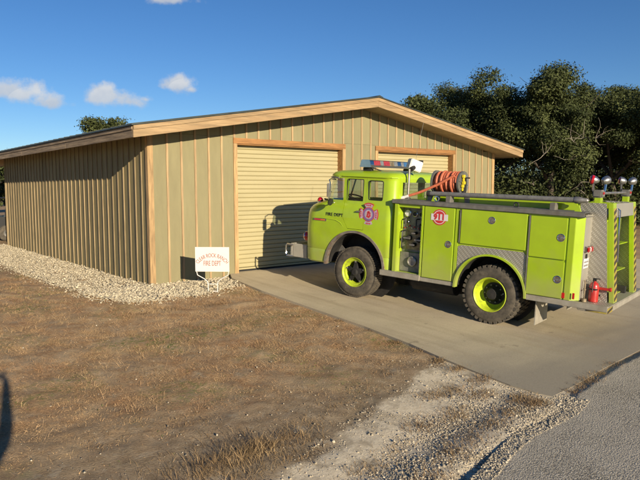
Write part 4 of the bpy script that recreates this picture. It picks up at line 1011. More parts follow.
# skirt rail, running board, tailboard
tp('skirt_rail', MB().box(-1.93, RC[0]-RRr-.02, -.02, VL+.012, .03, .122), M['dusty'], bevel=.006)
tp('skirt_rail', MB().box(RC[0]+RRr+.03, 1.37, -.02, VL+.012, .05, .122), M['dusty'], bevel=.006)
rbm = tp('running_board', MB().box(1.372, 2.26, -.25, VL+.045, .05, .155), M['dusty'], bevel=.008)
obj('board_tread', MB().box(1.38, 2.25, -.24, VL+.04, .156, .160), M['tread'], rbm)
tb = tp('tailboard', MB().box(-1.93, UB-.02, VR-.0, VL-.002, .0, .095), M['dusty'], bevel=.008)
obj('tailboard_tread', MB().box(-1.92, UB-.03, VR+.01, VL-.012, .0955, .100), M['tread'], tb)
hz = MB()
M['tape_yellow'] = mat('dull_yellow_tape', (.34, .27, .05), .6, .15, 8, dirt=(.16, .10, .04, .6), dscale=9); M['tape_black'] = mat('dull_black_tape', (.05, .038, .025), .6, .2, 8)
def hazard(name, corners, n, parent, nrm, th=.002):
    """yellow/black diagonal tape on a quad strip: corners p00 (bottom left), p10, p11, p01"""
    p00, p10, p11, p01 = map(Vector, corners); nn = Vector(nrm)*th
    ym = MB(); q = [p00, p10, p11, p01]; ym.add(q+[p+nn for p in q], [(3, 2, 1, 0), (4, 5, 6, 7), (0, 1, 5, 4), (1, 2, 6, 5), (2, 3, 7, 6), (3, 0, 4, 7)])
    y = tp(name, ym, M['tape_yellow'], parent)
    bm_ = MB(); h = 1/n
    for i in range(n):
        t0, t1 = i*h, (i+.5)*h; s = h*.5
        def at(x, t): t = min(max(t, 0), 1); return p00.lerp(p10, x).lerp(p01.lerp(p11, x), t)+nn*1.6
        bm_.add([at(0, t0), at(1, t0+s), at(1, t1+s), at(0, t1)], [(0, 1, 2, 3)])
    obj('black_stripes', bm_, M['tape_black'], y)
    return y
hazard('hazard_tape', [(-1.62, VL+.0, .005), (-1.925, VL+.0, .005), (-1.925, VL+.0, .09), (-1.62, VL+.0, .09)], 1, T, (0, 1, 0), .003)
hazard('hazard_tape', [(-1.9315, VL-.01, .005), (-1.9315, VL-.30, .005), (-1.9315, VL-.30, .09), (-1.9315, VL-.01, .09)], 1, T, (-1, 0, 0), .003)
mf = tp('mud_flap', MB().box(-.80, -.785, -.62, -.04, -.40, .06), M['dusty']); tp('mud_flap', MB().box(-.80, -.785, VR+.04, VR+.62, -.40, .06), M['dusty'])
# top ledge with treadplate lip
tp('top_ledge', MB().box(UB-.03, 2.06, -.40, VL+.03, 1.469, 1.478).box(UB-.03, 2.06, VL+.022, VL+.03, 1.469, 1.545).box(UB-.03, 2.06, -.40, VL+.03, 1.536, 1.545), M['galv'])
led = tp('ledge_plate', MB().box(UB-.02, 2.05, VL+.031, VL+.035, 1.474, 1.542), M['galv'])
tp('top_ledge', MB().box(UB-.03, 2.06, VR-.03, VR+.42, 1.469, 1.545), M['galv'])
# hose bed
tp('hose_bed_wall', MB().box(-1.22, 1.60, -.43, -.40, 1.546, 1.66), M['lime'], bevel=.005)
tp('hose_bed_wall', MB().box(-1.60, 1.60, VR+.42, VR+.45, 1.546, 1.66), M['lime'], bevel=.005)
tp('hose_bed_floor', MB().box(-1.60, 1.95, VR+.46, -.44, 1.469, 1.50), M['galv'])
for u in (1.30, -1.30): tp('hose_bracket', MB().prism([(u-.05, 1.546), (u+.05, 1.546), (u+.015, 1.64), (u-.015, 1.64)], 'y', -.20, -.16), M['lime'])
rg = MB(); rg.tube([(1.18+.045*math.cos(t), -.05, 1.60+.045*math.sin(t)) for t in np.linspace(0, 6.283, 16, endpoint=False)], .011, 6, True); tp('tie_ring', rg, M['chrome'], smooth=True)
rg = MB(); rg.tube([(-.30+.04*math.cos(t), -.12, 1.585+.04*math.sin(t)) for t in np.linspace(0, 6.283, 16, endpoint=False)], .011, 6, True); tp('tie_ring', rg, M['black'], smooth=True)

# pump panel
PV = -.135
pp = tp('pump_panel', MB().box(pump[0]+.005, pump[1]-.005, PV, PV+.012, .55, pump[3]-.01), M['panel_grey'])
obj('tan_plate', MB().box(pump[0]+.03, pump[1]-.10, PV+.012, PV+.022, .60, .98), M['tan_plate'], pp)
lp = tp('lower_panel', MB().box(pump[0]+.005, pump[1]-.005, PV+.05, PV+.07, pump[2]+.005, .545), M['panel_grey'], bevel=.006)
obj('intake_cap', MB().lathe([(0, .095), (.05, .095), (.06, .08), (.03, .07), (.03, 0)], (1.62, PV+.07, .38), (0, 1, 0), 24), M['steel'], lp, smooth=True)
for u, w, r in ((1.80, 1.29, .07), (1.64, 1.28, .05), (1.50, 1.28, .05), (1.80, 1.12, .03)):
    g = obj('gauge', MB().lathe([(0, r), (.03, r), (.035, r*.85), (.03, r*.82)], (u, PV+.012, w), (0, 1, 0), 24), M['chrome'], pp, smooth=True)
    obj('dial', MB().lathe([(.028, r*.84), (.029, 0)], (u, PV+.012, w), (0, 1, 0), 24), M['decal_white'] if r > .06 else M['black'], g) if False else obj('dial', MB().cyl((u, PV+.03, w), (u, PV+.0405, w), r*.82, n=20), M['decal_white'] if r > .06 else M['black'], pp)
for u, w0, w1 in ((1.79, 1.02, 1.20), (1.56, 1.0, 1.19), (1.48, .98, 1.10), (1.86, .62, .95)):
    lv = MB().tube([(u, PV+.01, w1), (u, PV+.10, w1), (u, PV+.12, w1-.02), (u, PV+.12, w0)], .014, 8); obj('lever', lv, M['black'], pp, smooth=True)
for u, w, r in ((1.74, .82, .055), (1.50, .80, .055), (1.62, .70, .04), (1.60, .92, .03)):
    obj('valve', MB().lathe([(0, r), (.06, r), (.09, r*.75), (.11, r*.75), (.115, 0)], (u, PV+.022, w), (0, 1, 0), 16), M['dark'], pp, smooth=True)
    obj('valve_handle', MB().box(u-r*1.3, u+r*1.3, PV+.13, PV+.145, w-.012, w+.012), M['steel'], pp)
for k in range(9): obj('knob', MB().cyl((1.45+.05*k, PV+.012, 1.05-.02*(k % 3)), (1.45+.05*k, PV+.04, 1.05-.02*(k % 3)), .014, n=10), M['chrome'] if k % 2 else M['red'], pp)
rv = MB()
for w in np.linspace(.2, 1.4, 13): rv.cyl((1.383, VL+.018, w), (1.383, VL+.022, w), .008, n=8)
tp('rivets', rv, M['lime'])

# roof light bar, flood light, antenna
LB0, LB1, LU, LW = -.14, -1.92, 2.88, 2.21
lb = tp('light_bar', MB().box(LU-.14, LU+.14, LB1, LB0, LW-.075, LW-.035), M['chrome'], bevel=.008)
segs = [('chrome', 0, .08), ('bar_red', .08, .21), ('clear_lens', .21, .28), ('bar_red', .28, .41), ('tan_plate', .41, .50), ('clear_lens', .50, .58), ('chrome', .58, .66), ('clear_lens', .66, .72), ('bar_blue', .72, .84), ('clear_lens', .84, .95), ('chrome', .95, 1.)]
M['bar_red'] = mat('faded_red_lens', (.34, .035, .03), .2, .25, 30, coat=.8); M['bar_blue'] = mat('faded_blue_lens', (.05, .14, .30), .2, .25, 30, coat=.8)
for mname, a, b in segs:
    obj('lens', MB().prism(rpoly([(LU-.13, LW-.034), (LU+.13, LW-.034), (LU+.105, LW+.062), (LU-.105, LW+.062)], .02), 'y', LB0+(LB1-LB0)*a-.002, LB0+(LB1-LB0)*b+.002), M[mname], lb, bevel=.004)
obj('cover', MB().box(LU-.11, LU+.11, LB1+.01, LB0-.01, LW+.063, LW+.075), M['chrome'], lb, bevel=.006)
for v in (LB0-.12, LB1+.12):
    obj('foot', MB().box(LU-.10, LU+.10, v-.05, v+.05, 2.02, LW-.076), M['dark'], lb, bevel=.01)
obj('cable_bracket', MB().tube([(LU-.1, LB0-.05, 2.14), (LU-.22, LB0-.1, 2.10), (LU-.3, LB0-.2, 2.06)], .012, 6), M['dark'], lb)
fp = tp('flood_pole', MB().tube([(1.985, -.37, 1.50), (1.985, -.37, 2.13)], .024, 10).box(1.955, 2.015, -.42, -.33, 1.546, 1.57), M['steel'], smooth=True)
fl = MB(); 
fl.box(-.06, .09, -.14, .14, -.105, .105)
fl.xf(lambda p: Matrix.Rotation(-.5, 3, 'Z') @ Matrix.Rotation(.28, 3, 'X') @ p + Vector((1.98, -.56, 2.20)))
fo = obj('flood_light', fl, M['white'], fp, bevel=.014)
fb = MB().cyl((1.95, -.37, 2.12), (1.97, -.50, 2.16), .045, n=12).box(1.9, 1.97, -.74, -.68, 2.25, 2.31); obj('flood_bracket', fb, M['dark'], fo)
an = MB().tube([(2.02, -.62, 2.02), (2.0, -.65, 2.5), (1.93, -.72, 3.05)], .003, 6).cyl((2.12, -.62, 2.0), (2.12, -.62, 2.09), .02, n=8)
tp('whip_antenna', an, M['galv'])

# hose reel and its red hose
RV_, RW, RRd = -.78, 1.90, .225
ru0, ru1 = 1.04, 1.60
rl = tp('hose_reel', MB().cyl((ru0, RV_, RW), (ru1, RV_, RW), .07, n=16).box(ru0-.07, ru1+.07, RV_-.1, RV_+.1, 1.51, 1.60).box(ru0-.06, ru0-.035, RV_-.05, RV_+.05, 1.59, RW).box(ru1+.035, ru1+.06, RV_-.05, RV_+.05, 1.59, RW), M['dark'])
for u, nm_ in ((ru0, 'flange'), (ru1, 'flange')):
    f_ = obj('flange', MB().lathe([(-.010, 0), (-.010, RRd-.02), (-.018, RRd), (.018, RRd), (.010, RRd-.02), (.010, 0)], (u, RV_, RW), (1, 0, 0), 36), M['reel'], rl, smooth=True)
    for q in range(6):
        a = q*math.pi/3+.2; 
        if u == ru0: obj('flange_rib', MB().tube([(u-.014, RV_+.07*math.cos(a), RW+.07*math.sin(a)), (u-.014, RV_+.20*math.cos(a), RW+.20*math.sin(a))], .008, 6), M['reel'], rl)
hs_ = MB(); hr = .026
for lay, (rad, n_) in enumerate(((.105, 10), (.15, 10), (.19, 9))):
    path = []
    turns = n_; 
    for i in range(turns*24+1):
        t = i/24; uu = ru0+.05+(ru1-ru0-.10)*(t/turns) if lay % 2 == 0 else ru1-.05-(ru1-ru0-.10)*(t/turns)
        rr = rad+.012*math.sin(t*3.1+lay)+.008*math.sin(t*1.3)
        path.append((uu, RV_+rr*math.cos(2*math.pi*t), RW+rr*math.sin(2*math.pi*t)))
    hs_.tube(path, hr, 8)
hs_.tube([(1.10, RV_+.19, RW+.04), (1.10, RV_+.17, RW+.10), (1.14, RV_+.19, 2.03), (1.40, -.50, 1.86), (1.75, -.38, 1.68), (1.93, -.31, 1.612)], hr, 10)
obj('red_hose', hs_, M['hose'], rl, smooth=True)
nzl = MB().lathe([(0, .028), (.10, .028), (.10, .034), (.16, .034)], (1.93, -.31, 1.612), (.17, .06, -.068), 12); obj('hose_coupling', nzl, M['decal_white'], rl, smooth=True)
nzl = MB().lathe([(.16, .036), (.28, .036), (.32, .03), (.42, .04), (.42, 0)], (1.93, -.31, 1.612), (.17, .06, -.068), 12).box(2.08, 2.16, -.33, -.26, 1.545, 1.66); obj('nozzle', nzl, M['black'], rl)
st_ = MB(); 
for k in range(5):
    z0 = RW-.15+k*.062; st_.box(ru0-.05-.012*k % .03, ru0-.024, RV_+.02+.02*math.sin(k*1.7), RV_+.095+.02*math.sin(k*1.7), z0, z0+.06)
obj('strap', st_, M['yellow'], rl, bevel=.008)
obj('crank', MB().tube([(ru0-.02, RV_, RW), (ru0-.07, RV_, RW), (ru0-.08, RV_+.04, RW+.10), (ru0-.16, RV_+.04, RW+.10)], .014, 8), M['black'], rl, smooth=True)
cl_ = MB()
for a, v in ((1.32, -.33), (1.48, -.36), (.74, -.42)): cl_.box(a-.05, a+.05, v-.03, v+.03, 1.546, 1.66).cyl((a, v, 1.66), (a, v, 1.72), .03, n=10)
tp('ledge_valves', cl_, M['panel_grey'], bevel=.006)

# rear -------------------------------------------------
tp('rear_plate', MB().box(UB-.010, UB-.001, -.44, -.066, .13, 1.50), M['tread'])
tp('rear_plate', MB().box(UB-.010, UB-.001, VR+.01, VR+.44, .13, 1.50), M['tread'])
PB, PT_ = -1.90, -1.76       # foot and top of the raked rear frame
def rk(w): return PB+(PT_-PB)*(w-.1)/(1.69-.1)
for v0, v1 in ((-.43, -.425), (VR+.43, VR+.435)):
    tp('side_plate', MB().prism([(UB+.02, .10), (PB+.10, .10), (PT_+.10, 1.69), (UB+.2, 1.69)], 'y', v0-.01, v1), M['tread'])
for i, (v0, v1) in enumerate(((-.62, -.42), (-1.94, -1.75), (VR+.42, VR+.44))):
    p = tp('rear_post', MB().prism([(PB, .10), (PB+.075, .10), (PT_+.075, 1.70), (PT_, 1.70)], 'y', v0, v1), M['lime'], bevel=.005)
    if i < 2:
        hazard('chevron_tape', [(rk(.12)-.001, v1-.03, .12), (rk(.12)-.001, v0+.01, .12), (rk(1.62)-.001, v0+.01, 1.62), (rk(1.62)-.001, v1-.03, 1.62)], 13, T, (-1, 0, .1), .003)
tp('rear_header', MB().prism([(rk(1.47), 1.47), (rk(1.47)+.02, 1.47), (PT_+.02, 1.692), (PT_, 1.692)], 'y', -1.749, -.621), M['tread'])
tp('bay_wall', MB().box(-1.53, -1.50, -1.75, -.62, .10, 1.47), M['tread'])
fr_ = MB().box(-1.56, -1.531, -1.02, -.63, 1.36, 1.44).box(-1.56, -1.531, -1.02, -.63, .66, .71).box(-1.74, -1.531, -1.10, -1.03, .10, 1.44)
tp('bay_frame', fr_, M['lime'], bevel=.005)
shf = MB()
for w in (.11, .52, .98): shf.box(-1.73, -1.535, -1.745, -1.105, w, w+.015)
for k in range(2): pass
tp('bay_shelves', shf, M['lime'], bevel=.003)
tp('shelf_back', MB().box(-1.545, -1.532, -1.745, -1.105, .10, 1.44), M['lime'])
tp('grab_pole', MB().tube([(-1.74, -.70, 1.62), (-1.80, -.70, 1.58), (-1.83, -.70, .75), (-1.77, -.70, .70)], .018, 10), M['chrome'], smooth=True)
tp('amber_marker', MB().box(-1.70, -1.66, -.72, -.64, 1.50, 1.60), M['tan_plate'], bevel=.006)
# tail lights, plate, markers
tlb = tp('tail_light', MB().box(UB-.05, UB-.011, -.40, -.10, .90, 1.0), M['chrome'], bevel=.01)
for v in (-.15, -.33): obj('lens', MB().box(UB-.085, UB-.051, v-.045, v+.045, .905, .995), M['red_lens'], tlb, bevel=.015)
obj('reverse_lens', MB().box(UB-.08, UB-.051, -.27, -.21, .91, .99), M['decal_white'], tlb, bevel=.012)
npl = tp('number_plate', MB().box(UB-.022, UB-.012, -.36, -.10, .64, .80), M['decal_white'], bevel=.004)
pr_ = MB()
for a in range(2):
    for k in range(5): pr_.box(UB-.0245, UB-.0222, -.33+k*.045, -.305+k*.045, .67+a*.06, .70+a*.055)
tag(obj('plate_print', pr_, M['panel_grey'], npl), kind='stuff')
tp('plate_bracket', MB().box(UB-.03, UB-.011, -.25, -.2, .80, .87), M['black'])
tp('side_marker', MB().box(-1.275, -1.225, VL+.0, VL+.016, .15, .24), M['red_lens'], bevel=.004); tp('side_marker', MB().box(-1.43, -1.395, VL+.004, VL+.02, .16, .26), M['red_lens'], bevel=.004)
# rear beacons on posts joined by a bar
for i, v in enumerate((-.50, -2.28)):
    sb = tp('beacon_post', MB().box(-1.56, -1.46, v-.07, v+.07, 1.62, 1.775), M['lime'], bevel=.006)
    br = obj('bracket', MB().box(-1.58, -1.43, v-.10, v+.09, 1.778, 1.90), M['galv'], sb, bevel=.02)
    obj('marker', MB().box(-1.595, -1.578, v-.03, v+.05, 1.83, 1.87), M['red_lens'], sb, bevel=.006)
    for u, dv, dx_, lens in ((-1.43, .08, (.75, .35, .15), 'red_lens'), (-1.57, -.12, (-.35, -.8, .2), 'chrome')):
        c_ = Vector((u, v+dv, 2.06)); d_ = Vector(dx_).normalized()
        hb = obj('beacon', MB().lathe([(-.085, .0), (-.085, .026), (-.065, .044), (-.03, .064), (.025, .071), (.036, .069)], c_, d_, 24), M['beacon_shell'], sb, smooth=True)
        obj('beacon_lens', MB().lathe([(.032, .067), (.05, .052), (.06, .025), (.062, 0)], c_, d_, 24), M['red_lens'] if lens == 'red_lens' else M['clear_lens'], sb, smooth=True)
        obj('beacon_stem', MB().tube([(u, v+dv*.7, 1.88), (u, v+dv, 2.0)], .02, 8), M['chrome'], sb)
    if i == 0: obj('beacon_back', MB().lathe([(.0, .073), (.02, .075), (.037, .073)], Vector((-1.43, v+.08, 2.06)), Vector((.75, .35, .15)), 24), M['red_lens'], sb)
tp('beacon_mast', MB().box(-1.555, -1.47, -2.33, -2.23, .10, 1.62), M['lime'], bevel=.005)
tp('beacon_bar', MB().tube([(-1.51, -.59, 1.845), (-1.51, -2.19, 1.845)], .022, 10), M['steel'], smooth=True)
tp('rear_lamp', MB().lathe([(0, .06), (.04, .055), (.06, .02), (.062, 0)], (-1.1, -1.15, 1.60), (0, 0, 1), 14), M['amber'], smooth=True)

# things carried on the truck
def carried(name, u, v, w, label, cat):
    e = empty(name, tw(u, v, w), label, cat); q = Matrix((TU, TL, TW_)).transposed().to_4x4(); e.rotation_euler = q.to_euler(); return e
sh = carried('suction_hose', 0, -.22, 1.66, 'long grey hard suction hose with silver coupling along the truck top', 'hose')
def hose_r(u0, u1, r): 
    pts = [(u0+(u1-u0)*i/120, 0, 0) for i in range(121)]
    return MB().tube(pts, [r*(1+.03*(i % 2)) for i in range(121)], 14)
hz_ = hose_r(1.42, -1.22, .043).xf(lambda p: p+Vector((0, 0, .045-p.x*.016)))
sh_b = obj('hose_body', hz_, M['suction'], sh, smooth=True, angle=60)
cp = MB().lathe([(0, .046), (.02, .054), (.10, .054), (.12, .044), (.20, .036), (.22, .022), (.23, 0)], (-1.215, 0, .065), (-1, 0, .01), 18); obj('coupling', cp, M['steel'], sh, smooth=True)
cp = MB().lathe([(0, .046), (.02, .054), (.07, .054), (.08, 0)], (1.40, 0, .023), (1, 0, 0), 18); obj('coupling', cp, M['dark'], sh, smooth=True)
for u in (1.0, -.9): obj('hose_cradle', MB().box(u-.04, u+.04, -.08, .08, -.115, -.0), M['galv'], sh)
ex = carried('fire_extinguisher', -1.615, -.31, .10, 'red cylinder extinguisher standing on the tailboard against the tread plate', 'extinguisher'); ex.scale = (.85, .85, .85)
obj('cylinder', MB().lathe([(0, 0), (0, .075), (.012, .088), (.30, .088), (.355, .07), (.385, .03), (.40, .03), (.40, 0)], (0, 0, 0), (0, 0, 1), 24), M['red'], ex, smooth=True)
obj('valve_head', MB().box(-.03, .03, -.025, .025, .40, .44).box(-.10, .03, -.012, .012, .44, .455).tube([(0, .03, .42), (0, .10, .38), (0, .115, .2)], .011, 6), M['black'], ex)
obj('mounting_bracket', MB().box(-.10, .10, -.098, -.088, .1, .14).box(-.08, .12, -.1, .1, .24, .262), M['dark'], ex, bevel=.003)
ex2 = carried('hand_lamp', -1.60, -.66, .10, 'small red hand lamp beside the extinguisher on the tailboard', 'lamp') if False else None
for v, w in ((-.62, .30),):
    tp('red_bracket', MB().box(-1.83, -1.66, -.415, -.36, .30, .34).cyl((-1.83, -.39, .32), (-1.86, -.39, .32), .035, n=12), M['red'], bevel=.004)
hk = MB().tube([(-1.52, -.14, .14), (-1.52, -.14, .42), (-1.50, -.14, .46)], .012, 8).tube([(-1.52, -.18, .30), (-1.52, -.10, .30)], .012, 8).cyl((-1.52, -.14, .11), (-1.52, -.14, .16), .04, n=12)
tp('tool_bracket', hk, M['tan_plate'], smooth=True)

# ------------------------------------------------------------------ carport contents seen past the end of the wall
cpv = empty('utility_vehicle', (1.5, 16.2, -.185), 'dark utility vehicle in the open carport past the left end of the wall', 'vehicle')
bd = MB().prism([(-1.5, .45), (1.5, .45), (1.55, .8), (.75, .98), (-.1, 1.02), (-1.5, 1.0)], 'y', -.75, .75); obj('body', bd, M['glow_grey'], cpv, bevel=.06)
cf_ = MB()
for y in (-.68, .68): cf_.tube([(.75, y, .98), (.25, y, 1.75), (-.9, y, 1.78), (-1.0, y, 1.0)], .035, 8)
cf_.tube([(.25, -.68, 1.75), (.25, .68, 1.75)], .03, 8).tube([(-.9, -.68, 1.78), (-.9, .68, 1.78)], .03, 8); obj('roll_cage', cf_, M['galv'], cpv, smooth=True)
obj('bumper', MB().box(-1.62, -1.5, -.7, .7, .30, .46), M['yellow'], cpv, bevel=.02)
obj('tail_panel', MB().box(-1.56, -1.51, -.7, .7, .5, .66), M['red'], cpv, bevel=.01)
for x in (-1.0, 1.0):
    for y in (-.78, .78):
        wv = obj('wheel', MB().lathe([(-.12, .14), (-.12, .29), (-.08, .33), (.08, .33), (.12, .29), (.12, .14)], (x, y, .33), (0, 1, 0), 28), M['tyre'], cpv, smooth=True)
        obj('rim', MB().lathe([(-.1, .15), (-.08, .05), (.08, .05), (.1, .15)], (x, y, .33), (0, 1, 0), 20), M['steel'], wv, smooth=True)

# ------------------------------------------------------------------ trees
def leafmat(name, c, c2):
    mt = mat(name, c, .65, .3, .5, island=.4, col2=c2, spec=.18, detail=3)
    b = mt.node_tree.nodes['Principled BSDF']
    b.inputs['Transmission Weight'].default_value = 0.
    return mt
M['oak_leaf'] = leafmat('live_oak_leaves', (.082, .097, .032), (.024, .034, .012))
M['bush_leaf'] = leafmat('bush_leaves', (.075, .09, .028), (.04, .052, .018))
def leaves(C_, R_, n, size, squash=.8):
    """leaf faces scattered mostly near the shell of clumps C_ (k,3) with radii R_"""
    k = len(C_); w = R_**2.2; ci = rng.choice(k, n, p=w/w.sum())
    d = rng.normal(size=(n, 3)); d /= np.linalg.norm(d, axis=1)[:, None]
    r = R_[ci]*np.clip(np.abs(rng.normal(.76, .24, n)), 0, 1.5)
    P = C_[ci]+d*r[:, None]*np.array([1, 1, squash])
    nrm = d*.7+rng.normal(0, .55, (n, 3))+np.array([0, 0, .35]); nrm /= np.linalg.norm(nrm, axis=1)[:, None]
    t = np.cross(nrm, rng.normal(size=(n, 3))); t /= np.linalg.norm(t, axis=1)[:, None]; b = np.cross(nrm, t)
    s = size*rng.uniform(.6, 1.35, n)[:, None]
    V = np.stack([P-t*s*.5, P+b*s*.26+nrm*s*.05, P+t*s*.5, P-b*s*.26+nrm*s*.05], 1).reshape(-1, 3)
    F = (np.arange(n)*4)[:, None]+np.arange(4)[None]
    return V, F
def oak(x, y, H, Rc, label, nl=52000, seed=0, size=.16, lean=(0, 0), trunks=1, low=.22, twigs=False, group='live oaks behind the station', ks=1.):
    rs = random.Random(seed); z0 = float(terr(np.array(x), np.array(y)))-.1
    e = empty('live_oak_tree', (x, y, z0), label, 'tree', group)
    segs_ = []; clumps = []
    def branch(p, d, L, r, depth):
        n = 5; pts = [p]; rr = [r]
        for i in range(n):
            d = (d+Vector((rs.gauss(0, .22), rs.gauss(0, .22), rs.gauss(0, .12)))).normalized()
            if depth >= 2: d = (d+Vector((0, 0, .06))).normalized()
            p = p+d*L/n; pts.append(p); rr.append(r*(1-.42*(i+1)/n))
        segs_.append((pts, rr, depth))
        if depth >= 2:
            for q_, w_ in ((pts[2], .6), (pts[4], .9), (pts[-1], 1.)):
                if rs.random() < .82: clumps.append((q_+Vector((rs.gauss(0, .25), rs.gauss(0, .25), rs.gauss(0, .15))), rs.uniform(.34, .95)*w_))
                if rs.random() < .45: clumps.append((q_+Vector((rs.gauss(0, .7), rs.gauss(0, .7), rs.gauss(0, .3))), rs.uniform(.16, .36)))
        if depth == 3: return
        for k in range([4, 4, 3][depth]):
            t = rs.uniform(.45, 1.) if depth else rs.uniform(.75, 1.)
            q = pts[min(n, max(1, int(round(t*n))))]; a = rs.uniform(0, 6.283) if depth else 6.283*k/4+rs.uniform(-.5, .5)
            up = rs.uniform(.15, .9) if depth == 0 else rs.uniform(-.22, .55)
            dd = (Vector((math.cos(a), math.sin(a), up))+d*.45).normalized()
            branch(q, dd, L*rs.uniform(.66, .9) if depth else H*rs.uniform(.30, .42), rr[-1]*rs.uniform(.55, .8), depth+1)
    for t in range(trunks):
        branch(Vector((rs.uniform(-.3, .3)*t, rs.uniform(-.3, .3)*t, 0)), Vector((lean[0]+rs.gauss(0, .12), lean[1]+rs.gauss(0, .12), 1)).normalized(), H*low*1.5, .05*H*.55, 0)
    C_ = np.array([c[:] for c, _ in clumps]); R_ = np.array([r for _, r in clumps])*ks*H/8
    # fit the crown to height H and radius Rc
    cx_, cy_ = C_[:, 0].mean(), C_[:, 1].mean(); zc = np.percentile(C_[:, 2]+R_*.6, 97)
    def shift(x, y, z): t = min(max(z/(zc*.6), 0), 1); return x-cx_*t*(1-keep_), y-cy_*t*(1-keep_), z
    keep_ = 0.
    C_ = np.array([shift(*c) for c in C_]); ok_ = (C_[:, 2]+R_*.6) < zc*1.03; C_, R_ = C_[ok_], R_[ok_]
    dn_ = np.sort(np.linalg.norm(C_[:, None]-C_[None], axis=2), axis=1)[:, 5]; ok_ = dn_ < 1.25; C_, R_ = C_[ok_], R_[ok_]
    sz = H/(C_[:, 2]+R_*.75).max(); hr = np.percentile(np.hypot(C_[:, 0], C_[:, 1]), 90)+.35; sx = Rc/hr
    ok_ = np.hypot(C_[:, 0], C_[:, 1])*sx < Rc*1.12; C_, R_ = C_[ok_], R_[ok_]
    S = np.array([sx, sx, sz]); C_ = C_*S
    mbk = MB()
    for pts, rr, dp in segs_:
        pts = [shift(*p) for p in pts]
        if pts[-1][2] > zc*1.02 or math.hypot(pts[-1][0], pts[-1][1])*sx > Rc*1.15: continue
        mbk.tube([(p[0]*sx, p[1]*sx, p[2]*sz) for p in pts], rr, [10, 7, 5, 4][dp])
    V, F = leaves(C_, R_, int(nl*1.45), size*.74, .66)
    c = link('crown', np_mesh('crown', V, F, M['oak_leaf']), e)
    obj('trunk', mbk, M['bark'], e, smooth=True)
    if twigs:
        tm = MB(); 
        for k in range(9):
            a = rs.uniform(2.9, 5.2); z = rs.uniform(.16, .62)*H; r_ = Rc*rs.uniform(.75, 1.02); p = Vector((math.cos(a)*r_, math.sin(a)*r_, z)); d = Vector((math.cos(a)*.4+rs.gauss(0, .5), math.sin(a)*.4+rs.gauss(0, .5), rs.uniform(-.7, .6))).normalized()
            for j in range(4):
                pts = [p]; dd = (d+Vector((rs.gauss(0, .6), rs.gauss(0, .6), rs.gauss(0, .6)))).normalized()
                for i in range(5): dd = (dd+Vector((rs.gauss(0, .3), rs.gauss(0, .3), rs.gauss(0, .3)))).normalized(); pts.append(pts[-1]+dd*rs.uniform(.1, .26))
                tm.tube(pts, [.016, .013, .010, .008, .006, .004], 3)
        tag(obj('bare_twigs', tm, M['twig'], e), kind='stuff')
    return e
oak(18.3, 8.7, 7.1, 2.5, 'small dark live oak whose top just clears the right roof slope', 42000, 5, low=.25)
oak(22.7, 7.75, 8.5, 3.3, 'broad live oak left of the tallest tree, nearest the gable end', 70000, 3, low=.22)
oak(22.73, 3.9, 8.4, 2.45, 'tallest live oak with leaning trunk and bare grey twigs behind the truck', 72000, 77, lean=(.12, .05), twigs=True, low=.22)
oak(28.6, 2.97, 8.4, 3.6, 'wide live oak with rounded crown at the right edge of view', 70000, 21, low=.2)
oak(34.6, 3.2, 8.6, 4.4, 'live oak standing beyond the right edge of view', 36000, 25, low=.2, size=.19)
oak(31.1, 11.2, 8.1, 4.0, 'far live oak filling the gap left of the tallest tree', 44000, 31, low=.18, size=.2)
oak(33.9, 7.6, 7.6, 4.2, 'far live oak filling the gap right of the tallest tree', 40000, 33, low=.18, size=.2)
oak(23.1, 10.0, 8.5, 3.0, 'live oak between the small oak and the broad oak', 46000, 37, low=.22)
oak(27.5, -1.2, 7.4, 3.4, 'live oak at the right, low branches reaching behind the rear of the truck', 40000, 44, low=.18)
oak(10.9, 31.5, 7.5, 2.2, 'distant tree peeping over the left roof slope', 30000, 40, low=.25, size=.2, group='far trees left of the station')
for i, (x, y, h, r, lb_) in enumerate(((3.2, 27.5, 4.6, 3.2, 'bushy green tree seen through the open carport'), (-4.5, 33, 5.0, 3.2, 'bushy green tree beyond the far end of the roof'), (5.0, 42, 5.5, 3.5, 'low tree far behind the carport'))):
    oak(x, y, h, r, lb_, 16000, 50+i, low=.2, size=.22, group='far trees left of the station')
# understorey brush behind the building on the right: nobody could count it
bx = []; br_ = []
for k in range(300):
    x = rng.uniform(17, 38); y = rng.uniform(3, 17)+ (x-15)*-.18; 
    if x < 15.2+y*.0: continue
    h_ = rng.uniform(.7, 1.9); bx.append((x, y, float(terr(np.array(x), np.array(y)))+h_*.95)); br_.append(h_)
for k in range(300):
    x = rng.uniform(30, 60); y = 6+(x-30)*.45+rng.uniform(-11, 9); h_ = rng.uniform(1.2, 2.8); bx.append((x, y, h_*.85)); br_.append(h_)
V, F = leaves(np.array(bx), np.array(br_), 185000, .16, 1.)
tag(link('brush', np_mesh('brush', V, F, M['oak_leaf'])), 'dark tangle of brush under the oaks', 'brush', kind='stuff')
bx = []; br_ = []
for k in range(220):
    a = rng.uniform(-1.1, 1.35); d_ = rng.uniform(70, 130); x, y = math.sin(a)*d_, math.cos(a)*d_
    h_ = rng.uniform(1.5, 3.2); bx.append((x, y, h_*.6)); br_.append(h_)
V, F = leaves(np.array(bx), np.array(br_), 70000, .6, .8)
tag(link('far_woods', np_mesh('far_woods', V, F, M['bush_leaf'])), 'far-off line of scrub woods on the horizon', 'woods', kind='stuff')

